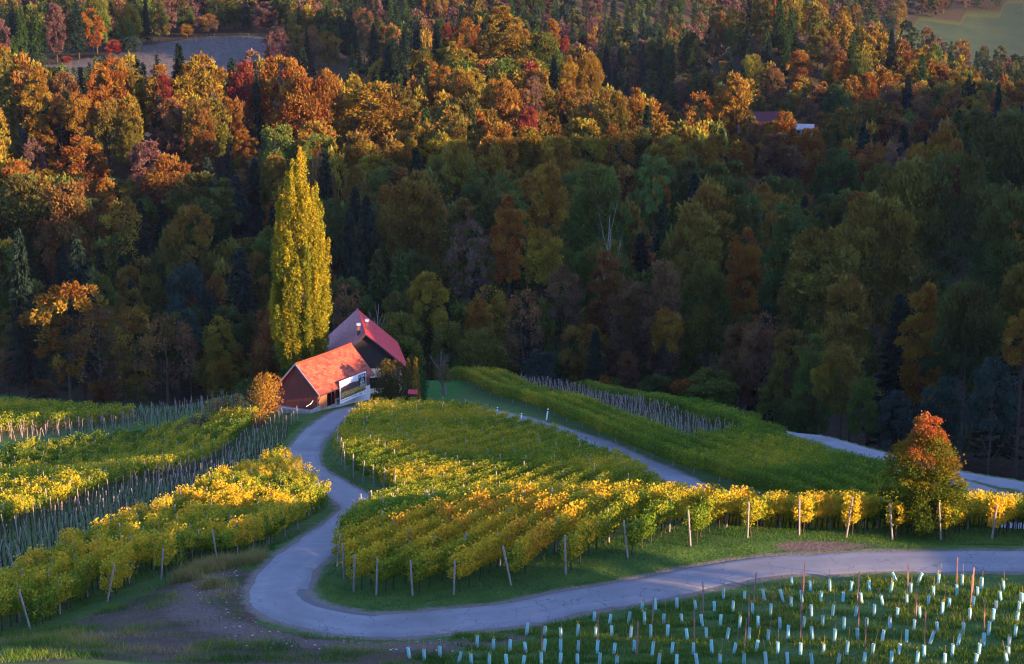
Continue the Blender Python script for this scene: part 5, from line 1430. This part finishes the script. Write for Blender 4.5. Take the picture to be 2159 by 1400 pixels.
# ------------------------------------------------------------------ young vines in grow tubes below the near lane
def zpix(ox, oy, sc, lst): return [(ox + x / sc, oy + y / sc) for x, y in lst]
TUBES = zpix(1759, 1140, 5.385, [(100,705),(188,580),(403,585),(640,600),(705,468),(868,625),(950,495),(1180,515),(1125,640),(1395,635),(1450,525),(1625,660),(1672,550),(1890,700),(1925,575),(2130,725),(310,710),(552,745),(825,745),(1060,750),(1300,780),(1572,770),(1835,805),(2090,820),(242,865),(452,875),(712,880),(970,890),(1225,835),(1535,920),(1800,935),(2065,940),(108,1015),(365,1015),(628,1005),(905,1040),(1178,1045),(1465,1065),(1750,1085),(2050,1105),(5,1150),(265,1140),(540,1180),(820,1165),(1085,1180),(1400,1200),(1698,1205),(1980,1220),(140,1295),(432,1305),(732,1320),(1018,1330),(1335,1335),(1638,1330),(1980,1340),(40,1420),(335,1425),(645,1425),(935,1425),(1250,1425),(1600,1425),(1970,1430)])
TUBES += zpix(1350, 1075, 4.308, [(1375,705),(1548,735),(1722,740),(755,810),(945,830),(1128,835),(1298,838),(1470,840),(1640,845),(15,920),(138,915),(332,908),(508,915),(675,920),(838,935),(1018,955),(1180,960),(1370,890),(1555,965),(1745,975),(40,1045),(212,1045),(378,1040),(565,1055),(725,1065),(900,1075),(1070,1080),(1270,1090),(1478,1080),(1655,1060),(95,1170),(245,1175),(428,1180),(602,1170),(788,1185),(985,1190),(1158,1195),(1340,1175),(1565,1190),(1762,1205),(107,1325),(285,1320),(480,1318),(650,1315),(850,1315),(1050,1300),(1250,1310),(1455,1320),(1662,1325),(165,1420),(328,1420),(520,1425),(723,1425),(940,1425),(1145,1425),(1340,1425),(1565,1430)])
TUBES += zpix(850, 1075, 4.308, [(58,1350),(193,1375),(335,1360),(500,1410),(622,1415),(670,1255),(822,1270),(968,1285),(1117,1300),(1280,1295),(1430,1290),(1588,1300),(1760,1312),(1915,1318),(2098,1300),(1120,1140),(1280,1155),(1433,1160),(1583,1160),(1745,1165),(1897,1155),(2065,1170),(1735,1020),(1872,1045),(2045,1040),(783,1425),(943,1425),(1088,1430),(1255,1425),(1427,1425),(1583,1430),(1780,1430),(1938,1430)])
LEANING = {4: -.45, 6: .35}
STAKES = zpix(1759, 1140, 5.385, [(260,720),(272,1012),(345,1285),(835,602),(930,888),(1018,1165),(1390,515),(1550,762),(1700,1045),(1565,640)]) + zpix(1350, 1075, 4.308, [(108,1075),(490,1195),(575,950),(945,1300),(985,1075),(1030,850),(1455,1195),(1468,935),(1480,770)]) + zpix(850, 1075, 4.308, [(1260,1330),(1772,1200),(2125,1325)])
m, nt, out = new_mat("tube_plastic")
d = N(nt, "ShaderNodeBsdfPrincipled"); t = N(nt, "ShaderNodeBsdfTranslucent"); mx = N(nt, "ShaderNodeMixShader", i_0=.35)
oi = N(nt, "ShaderNodeObjectInfo"); n_ = noise(nt, 5.0, 3)
c_ = mix(nt, math_n(nt, "MULTIPLY", n_, .5), oi.outputs["Color"], (.62, .82, .80))
L(nt, c_, d.inputs["Base Color"]); d.inputs["Roughness"].default_value = .45; L(nt, c_, t.inputs[0]); L(nt, d.outputs[0], mx.inputs[1]); L(nt, t.outputs[0], mx.inputs[2]); L(nt, mx.outputs[0], out.inputs[0])
M["tube"] = m
M["rust_stake"] = plain("rusty_stake", (0.26, 0.13, 0.115), .8, .25, 9)
M["cane"] = plain("bamboo_cane", (0.24, 0.17, 0.09), .85, .25, 9)
def tube_mesh(i):
    b = MB(); w_ = .078; h = .60
    vs = []; fs = []
    n = 8
    for r_, zs in ((1.0, (0, h)), (.90, (h - .002, .02))):
        for z_ in zs:
            for k in range(n):
                a = 2 * PI * k / n + .39
                sq = w_ / max(abs(math.cos(a)), abs(math.sin(a))) * .93
                rr_ = (w_ * .45 + sq * .55) * r_
                vs.append((rr_ * math.cos(a), rr_ * math.sin(a), z_))
    for j in range(3):
        for k in range(n): fs.append((j*n+k, j*n+(k+1)%n, (j+1)*n+(k+1)%n, (j+1)*n+k))
    b.add(vs, fs); return b.mesh("grow_tube", M["tube"])
tmesh = tube_mesh(0)
b = MB(); b.tube([(0, 0, -.15), (.005, 0, .6), (0, .004, 1.18)], .0085, 5); cane_me = b.mesh("cane", M["cane"])
def sprout_me(i):
    r_ = np.random.default_rng(i); k = 9
    C = np.stack([r_.normal(0, .045, k), r_.normal(0, .045, k), .60 + r_.uniform(-.01, .13, k)], 1)
    V, Fq = kites(C, r_.normal(size=(k, 3)), r_.normal(size=(k, 3)) + np.array([0, 0, .6]), r_.uniform(.07, .12, k), r_.uniform(.06, .10, k))
    return np_mesh("sprout", V, [Fq], M["vine_leaf"], {"tint": np.clip(r_.normal(.55, .18, k), 0, 1)})
spm = [sprout_me(i) for i in range(4)]
TB = []
for i, (u_, v_) in enumerate(TUBES):
    lean = LEANING.get(i)
    TB.append((hit(u_, v_), lean, u_, v_))
# rows of tubes: sorted by depth, numbered from the lane downwards
TB.sort(key=lambda q: -q[0][1])
rows_ = []; cur = []
for q in TB:
    key = q[0][1] + .02 * q[0][0]
    if cur and cur[0][0][1] + .02 * cur[0][0][0] - key > 1.0: rows_.append(cur); cur = []
    cur.append(q)
rows_.append(cur)
for ri, row in enumerate(rows_):
    row.sort(key=lambda q: q[0][0])
    for ci, (p, lean, u_, v_) in enumerate(row):
        ry = lean if lean is not None else random.gauss(0, .085)
        c0 = random.uniform(.62, 1.08)
        lab = f"{'toppled ' if lean else ''}pale turquoise grow tube in row {ordw(ri + 1)} below the lane, {ordw(ci + 1)} from the left"
        r0 = empty("grow_tube", tuple(p), random.uniform(-.4, .4), lab, "grow tube", "grow tubes of the young vineyard")
        r0.rotation_euler = (random.gauss(0, .07), ry, random.uniform(-.5, .5)); r0.scale = (1, 1, random.uniform(.84, 1.10))
        o = child("tube", tmesh, r0); o.color = (.32 * c0, .70 * c0, .69 * c0, 1) if random.random() < .8 else (.34, .60, .62, 1)
        if lean is None: child("cane", cane_me, r0, (.03, .02, 0), (random.gauss(0, .03), random.gauss(0, .03), 0), (1, 1, random.uniform(.8, 1.15)))
        if random.random() < .34: child("leaves", spm[i % 4], r0, (0, 0, 0), (0, 0, random.uniform(0, 6)))
b = MB(); b.box(-.026, .026, -.02, .02, -.3, 1.0); stake_me = b.mesh("stake", M["rust_stake"])
b = MB()
for i in range(7): b.box(.026, .042, -.008, .008, .30 + .1 * i, .32 + .1 * i)
hook_me = b.mesh("stake_hooks", M["rust_stake"])
sk = sorted([(hit(u_, v_), u_) for u_, v_ in STAKES], key=lambda q: q[1])
for i, (p, u_) in enumerate(sk):
    r0 = empty("vineyard_stake", tuple(p), 0, f"tall rusty metal stake standing among the grow tubes, {ordw(i + 1)} from the left", "stake", "rusty stakes in the young vineyard")
    r0.rotation_euler = (random.gauss(0, .02), random.gauss(0, .03), random.uniform(-.3, .3))
    child("post", stake_me, r0, scale=(1, 1, random.uniform(1.5, 1.75))); child("hooks", hook_me, r0, scale=(1, 1, 1.55))

# ------------------------------------------------------------------ grass blades, weeds and stones near the viewer
def blades(n, px, py, hgt, wdt, lean):
    z = gz(px, py); a = rng.uniform(0, 2 * PI, n); h = hgt
    dx, dy = np.cos(a), np.sin(a); la = rng.uniform(0, 2 * PI, n); lx, ly = np.cos(la) * lean * h, np.sin(la) * lean * h
    b0 = np.stack([px - dx * wdt, py - dy * wdt, z - .02], 1); b1 = np.stack([px + dx * wdt, py + dy * wdt, z - .02], 1)
    m0 = np.stack([px - dx * wdt * .7 + lx * .35, py - dy * wdt * .7 + ly * .35, z + h * .55], 1); m1 = np.stack([px + dx * wdt * .7 + lx * .35, py + dy * wdt * .7 + ly * .35, z + h * .55], 1)
    tp = np.stack([px + lx, py + ly, z + h], 1)
    V = np.stack([b0, b1, m1, m0, tp], 1).reshape(-1, 3); i = np.arange(n)[:, None] * 5
    return V, i + np.array([0, 1, 2, 3]), i + np.array([3, 2, 4])
def scatter(poly, n):
    pl = np.asarray(poly); x0, y0 = pl.min(0); x1, y1 = pl.max(0)
    x = rng.uniform(x0, x1, n); y = rng.uniform(y0, y1, n); k = poly_mask(pl, x, y)
    return x[k], y[k]
def road_clear(x, y, w_):
    d = np.full(x.shape, 1e9)
    for nm, ln, wd in road_data:
        for i in range(0, len(ln), 2):
            d = np.minimum(d, np.hypot(x - ln[i, 0], y - ln[i, 1]) - wd / 2)
    return d > w_
GRASS_STOPS = [(0, (.024, .075, .012)), (.45, (.068, .14, .018)), (.75, (.16, .18, .03)), (1, (.26, .19, .085))]
M["grass_blade"] = leaf_mat("grass_blades", GRASS_STOPS, .3)
GV = []; G4 = []; G3 = []; GT = []; off = 0
def add_grass(x, y, h, w_, lean, tint):
    global off
    V, f4, f3 = blades(len(x), x, y, h, w_, lean)
    GV.append(V); G4.append(f4 + off); G3.append(f3 + off); GT.append(np.clip(tint, 0, 1)); off += len(V)
tube_poly = pix_poly([(860,1392),(980,1335),(1110,1312),(1300,1295),(1500,1262),(1700,1232),(1900,1220),(2159,1222)]) + [(29, 84), (26, 69), (-8, 70), (-6, 76)]
tx = np.array([q[0][:2] for q in TB])
x, y = scatter(tube_poly, 260000)
k = vnoise(x, y, .9, 61); k2 = vnoise(x, y, 3.2, 62)
rowy = np.min(np.abs((y + .02 * x)[:, None] - np.array([np.mean([q[0][1] + .02 * q[0][0] for q in r]) for r in rows_])[None]), axis=1)
keep = (rng.uniform(0, 1, len(x)) < np.clip((k - .22) * 2.2 + (k2 - .45) * 1.2, .03, 1)) & ((rowy > .30) | (rng.uniform(0, 1, len(x)) < .35))
x, y, k, k2 = x[keep], y[keep], k[keep], k2[keep]
ok = road_clear(x, y, .9); x, y, k, k2 = x[ok], y[ok], k[ok], k2[ok]
dry = (rng.uniform(0, 1, len(x)) < .10 + .25 * (x > 12)).astype(float)
add_grass(x, y, rng.uniform(.10, .34, len(x)) * (.6 + .7 * k), rng.uniform(.008, .016, len(x)), .45, .28 + (k2 - .5) * .5 + dry * .45 + rng.normal(0, .1, len(x)))
# verge turf round the near vineyard
ring = pix_poly([(668,1230),(705,1190),(740,1180),(900,1180),(1100,1170),(1300,1130),(1560,1110),(1900,1115),(2159,1118),(2159,1152),(1850,1157),(1640,1160),(1500,1190),(1350,1218),(1200,1242),(1080,1270),(960,1287),(850,1295),(750,1297),(690,1275)])
x, y = scatter(ring, 150000); ok = road_clear(x, y, .25); x, y = x[ok], y[ok]
e = np.clip(1 - np.hypot((x - 17.5) / 4.5, (y - 95.0) / 1.2), 0, 1); kk = rng.uniform(0, 1, len(x)) > e * 1.6; x, y = x[kk], y[kk]
add_grass(x, y, rng.uniform(.05, .15, len(x)), rng.uniform(.008, .015, len(x)), .5, .30 + (vnoise(x, y, 1.3, 63) - .5) * .5 + rng.normal(0, .1, len(x)))
# left bank: dry weeds and grass tussocks
bankp = pix_poly([(0,1340),(100,1322),(300,1248),(430,1200),(540,1165),(600,1140),(660,1110),(700,1085),(712,1080),(700,1098),(640,1130),(580,1168),(530,1205),(505,1250),(515,1300),(600,1340),(760,1352),(950,1352),(860,1395),(600,1400),(0,1400)])
x, y = scatter(bankp, 150000); ok = road_clear(x, y, .5); x, y = x[ok], y[ok]
k = vnoise(x, y, 1.6, 64); kk = rng.uniform(0, 1, len(x)) < np.clip((k - .32) * 2.6, .02, 1)
ear = bil(bank, x, y); kk &= rng.uniform(0, 1, len(x)) > ear * .9; x, y, k = x[kk], y[kk], k[kk]
add_grass(x, y, rng.uniform(.08, .40, len(x)) * (.5 + k), rng.uniform(.008, .016, len(x)), .6, .50 + (vnoise(x, y, 2.6, 65) - .5) * 1.3 + rng.normal(0, .15, len(x)))
# tall dry tussocks at the bend
for (u_, v_, r_, n_) in ((430, 1205, 1.1, 1300), (470, 1195, 1.2, 1400), (395, 1225, .8, 800), (520, 1188, 1.0, 900), (445, 1240, .7, 600), (560, 1178, .8, 600)):
    p = hit(u_, v_); x = p[0] + rng.normal(0, r_ * .55, n_); y = p[1] + rng.normal(0, r_ * .4, n_); ok = road_clear(x, y, .5); x, y = x[ok], y[ok]
    add_grass(x, y, rng.uniform(.35, .95, len(x)), rng.uniform(.007, .013, len(x)), .5, .92 + rng.normal(0, .12, len(x)))
# grass among the gold and heart rows, along the lane and the upper lane
for poly, n_ in ((pix_poly([(60,1322),(200,1270),(400,1195),(560,1140),(690,1070),(700,1040),(640,1000),(560,1010),(300,1120),(60,1230)]), 60000),
                 (pix_poly([(690,1000),(712,1030),(790,1062),(815,1052),(745,1005),(716,975),(716,935),(735,905),(700,930),(680,960)]), 14000),
                 (pix_poly([(560,990),(600,930),(640,890),(600,885),(540,930),(500,1000)]), 14000)):
    x, y = scatter(poly, n_); ok = road_clear(x, y, .2); x, y = x[ok], y[ok]
    add_grass(x, y, rng.uniform(.06, .22, len(x)), rng.uniform(.010, .02, len(x)), .5, .32 + (vnoise(x, y, 1.5, 66) - .5) * .6 + rng.normal(0, .1, len(x)))
V = np.concatenate(GV); f4 = np.concatenate(G4); f3 = np.concatenate(G3); tn = np.concatenate(GT)
gm = np_mesh("grass", V, [f4, f3], M["grass_blade"], {"tint": np.concatenate([tn, tn])})
tag(link(bpy.data.objects.new("grass", gm)), "grass blades and dry weeds on the near slopes", "grass", kind="stuff")
print("blades", len(tn))
# stones and clods on the bare verge
sx, sy = scatter(pix_poly([(380,1215),(500,1200),(520,1300),(620,1345),(1100,1335),(1000,1375),(500,1370)]), 900)
ok = road_clear(sx, sy, .15); sx, sy = sx[ok], sy[ok]
b = MB()
ico = [(0,0,1),(.9,0,.4),(.28,.85,.4),(-.72,.53,.4),(-.72,-.53,.4),(.28,-.85,.4)]
for x, y in zip(sx, sy):
    r_ = abs(random.gauss(0, .035)) + .018; z = float(gz(x, y)); a = random.uniform(0, 6.28)
    pts = [(x + r_ * (px_ * math.cos(a) - py_ * math.sin(a)) * random.uniform(.8, 1.5), y + r_ * (px_ * math.sin(a) + py_ * math.cos(a)), z - .01 + r_ * pz_ * random.uniform(.6, 1)) for px_, py_, pz_ in ico]
    b.add(pts, [(0, 1, 2), (0, 2, 3), (0, 3, 4), (0, 4, 5), (0, 5, 1)])
tag(link(bpy.data.objects.new("gravel", b.mesh("gravel", plain("verge_stones", (.36, .31, .27), .95, .3, 3)))), "loose stones on the bare verge outside the bend", "gravel", kind="stuff")

# stakes of the fallow vineyard in the far clearing
cx_, cy_ = scatter(clear_poly, 1100); b = MB()
for x, y in zip(cx_, cy_):
    y = round(y / 4.0) * 4.0 + random.uniform(-.3, .3)
    if not poly_mask(clear_poly, np.array([x]), np.array([y]))[0]: continue
    z = float(gz(x, y)); h = random.uniform(.8, 1.5); b.tube([(x, y, z - .1), (x + random.uniform(-.15, .15), y, z + h)], .06, 3, False)
tag(link(bpy.data.objects.new("weeds", b.mesh("far_stakes", M["bark"]))), "dry stalks and stakes standing in the fallow clearing above the wood", "fallow field", kind="stuff")
# ------------------------------------------------------------------ unseen copse added towards the sun: its crowns shade lane and vine rows
Vc = []; lob = []; hg = []; tb = MB()
for i, c_ in enumerate(list(np.arange(57.5, 85, 3.1)) + [121.5, 125, 129, 133, 137]):
    a_ = 21 + random.uniform(-1.5, 1.5) if c_ < 100 else (92 - .5 * c_) / .866; x = .866 * a_ + .5 * c_; y = -.5 * a_ + .866 * c_; z = float(gz(x, y))
    src = BEECH[i % 4]; co = np.empty(len(src.vertices) * 3, np.float32); src.vertices.foreach_get("co", co); co = co.reshape(-1, 3)
    bz = (-21.3 if c_ < 100 else -19.9) + random.uniform(-.4, .4) + (1.0 if c_ > 86 else 0)
    k_ = np.array([.70, .70, .66]); an = random.uniform(0, 6); R_ = np.array([[math.cos(an), -math.sin(an), 0], [math.sin(an), math.cos(an), 0], [0, 0, 1]])
    Vc.append((co - np.array([0, 0, 2.6])) @ R_.T * k_ + np.array([x, y, bz]))
    nf = len(src.polygons); q = np.empty(nf, np.float32); src.attributes["lobe"].data.foreach_get("value", q); lob.append(q.copy()); src.attributes["hgt"].data.foreach_get("value", q); hg.append(q.copy())
    tb.tube([(x, y, z - .4), (x + .1, y, bz + 1), (x, y, bz + 5)], [.22, .17, .05], 7)
V = np.concatenate(Vc); nq = len(V) // 4
tv_ = np.array(tb.v); tf = [f for f in tb.f]
t4 = np.array([f for f in tf if len(f) == 4]) + len(V); tn_ = np.array([f for f in tf if len(f) == 7]) + len(V)
cm_ = np_mesh("copse", np.concatenate([V, tv_]), [np.arange(len(V)).reshape(-1, 4), t4, tn_], [M["crown"], M["bark"]],
              {"lobe": np.concatenate(lob + [np.zeros(len(t4) + len(tn_))]), "hgt": np.concatenate(hg + [np.zeros(len(t4) + len(tn_))])}, midx=np.concatenate([np.zeros(nq, int), np.ones(len(t4) + len(tn_), int)]))
cpo = tag(link(bpy.data.objects.new("shade_copse", cm_)), "unseen copse added beside the young vineyard to shade lane and vine rows", "copse", kind="stuff"); cpo.color = (.07, .085, .02, .4)
# ------------------------------------------------------------------ light, air, view
AZ, EL = math.radians(30), math.radians(12)
sd = Vector((math.cos(AZ) * math.cos(EL), -math.sin(AZ) * math.cos(EL), math.sin(EL)))
sl = bpy.data.lights.new("sun", "SUN"); sl.energy = 5.0; sl.angle = math.radians(0.5); sl.color = (1.0, 0.62, 0.30)
so = link(bpy.data.objects.new("sun", sl)); so.rotation_euler = sd.to_track_quat("Z", "Y").to_euler()
so.location = (300, -200, 200)
wd_ = bpy.data.worlds.new("World"); SC.world = wd_; wd_.use_nodes = True
nt = wd_.node_tree; bg = nt.nodes["Background"]
sky = N(nt, "ShaderNodeTexSky", sky_type="NISHITA"); sky.sun_disc = False
sky.sun_elevation = EL; sky.sun_rotation = PI / 2 + AZ          # measured clockwise from +Y
sky.altitude = 300; sky.air_density = 1.0; sky.dust_density = 0.6; sky.ozone_density = 3.0
L(nt, mix(nt, 1.0, sky.outputs[0], (1.0, 0.94, 1.18), 'MULTIPLY'), bg.inputs[0]); bg.inputs[1].default_value = 0.15
vs_ = SC.view_settings
SC.display_settings.display_device = "sRGB"
vs_.view_transform = "Standard"; vs_.look = "None"; vs_.exposure = 2.35; vs_.gamma = 1.0; vs_.use_curve_mapping = False
cy = SC.cycles
cy.max_bounces = 5; cy.diffuse_bounces = 3; cy.glossy_bounces = 1; cy.transmission_bounces = 4; cy.transparent_max_bounces = 4; cy.volume_bounces = 0
cy.caustics_reflective = False; cy.caustics_refractive = False
cy.use_denoising = True; cy.denoiser = "OPENIMAGEDENOISE"
cy.filter_width = 1.2
cy.use_adaptive_sampling = False
SC.render.film_transparent = False
# valley haze: one even volume round camera and scene
zlo = float(MZ.min()) - 1.0; zhi = max(float(MZ.max()), 2.0) + 30.0
xlo, xhi, ylo, yhi = float(MX.min()) - 20, float(MX.max()) + 20, float(MY.min()) - 15, float(MY.max()) + 20
m, nt, out = new_mat("haze")
pv = N(nt, "ShaderNodeVolumePrincipled"); pv.inputs["Color"].default_value = (0.62, 0.68, 1.0, 1); pv.inputs["Density"].default_value = 0.00002; pv.inputs["Anisotropy"].default_value = 0.2
L(nt, pv.outputs[0], out.inputs["Volume"])
hz = link(bpy.data.objects.new("haze", MB().box(xlo, xhi, ylo, yhi, zlo, zhi).mesh("haze", m))); tag(hz, "thin blue evening haze filling the valley", "haze", kind="stuff")
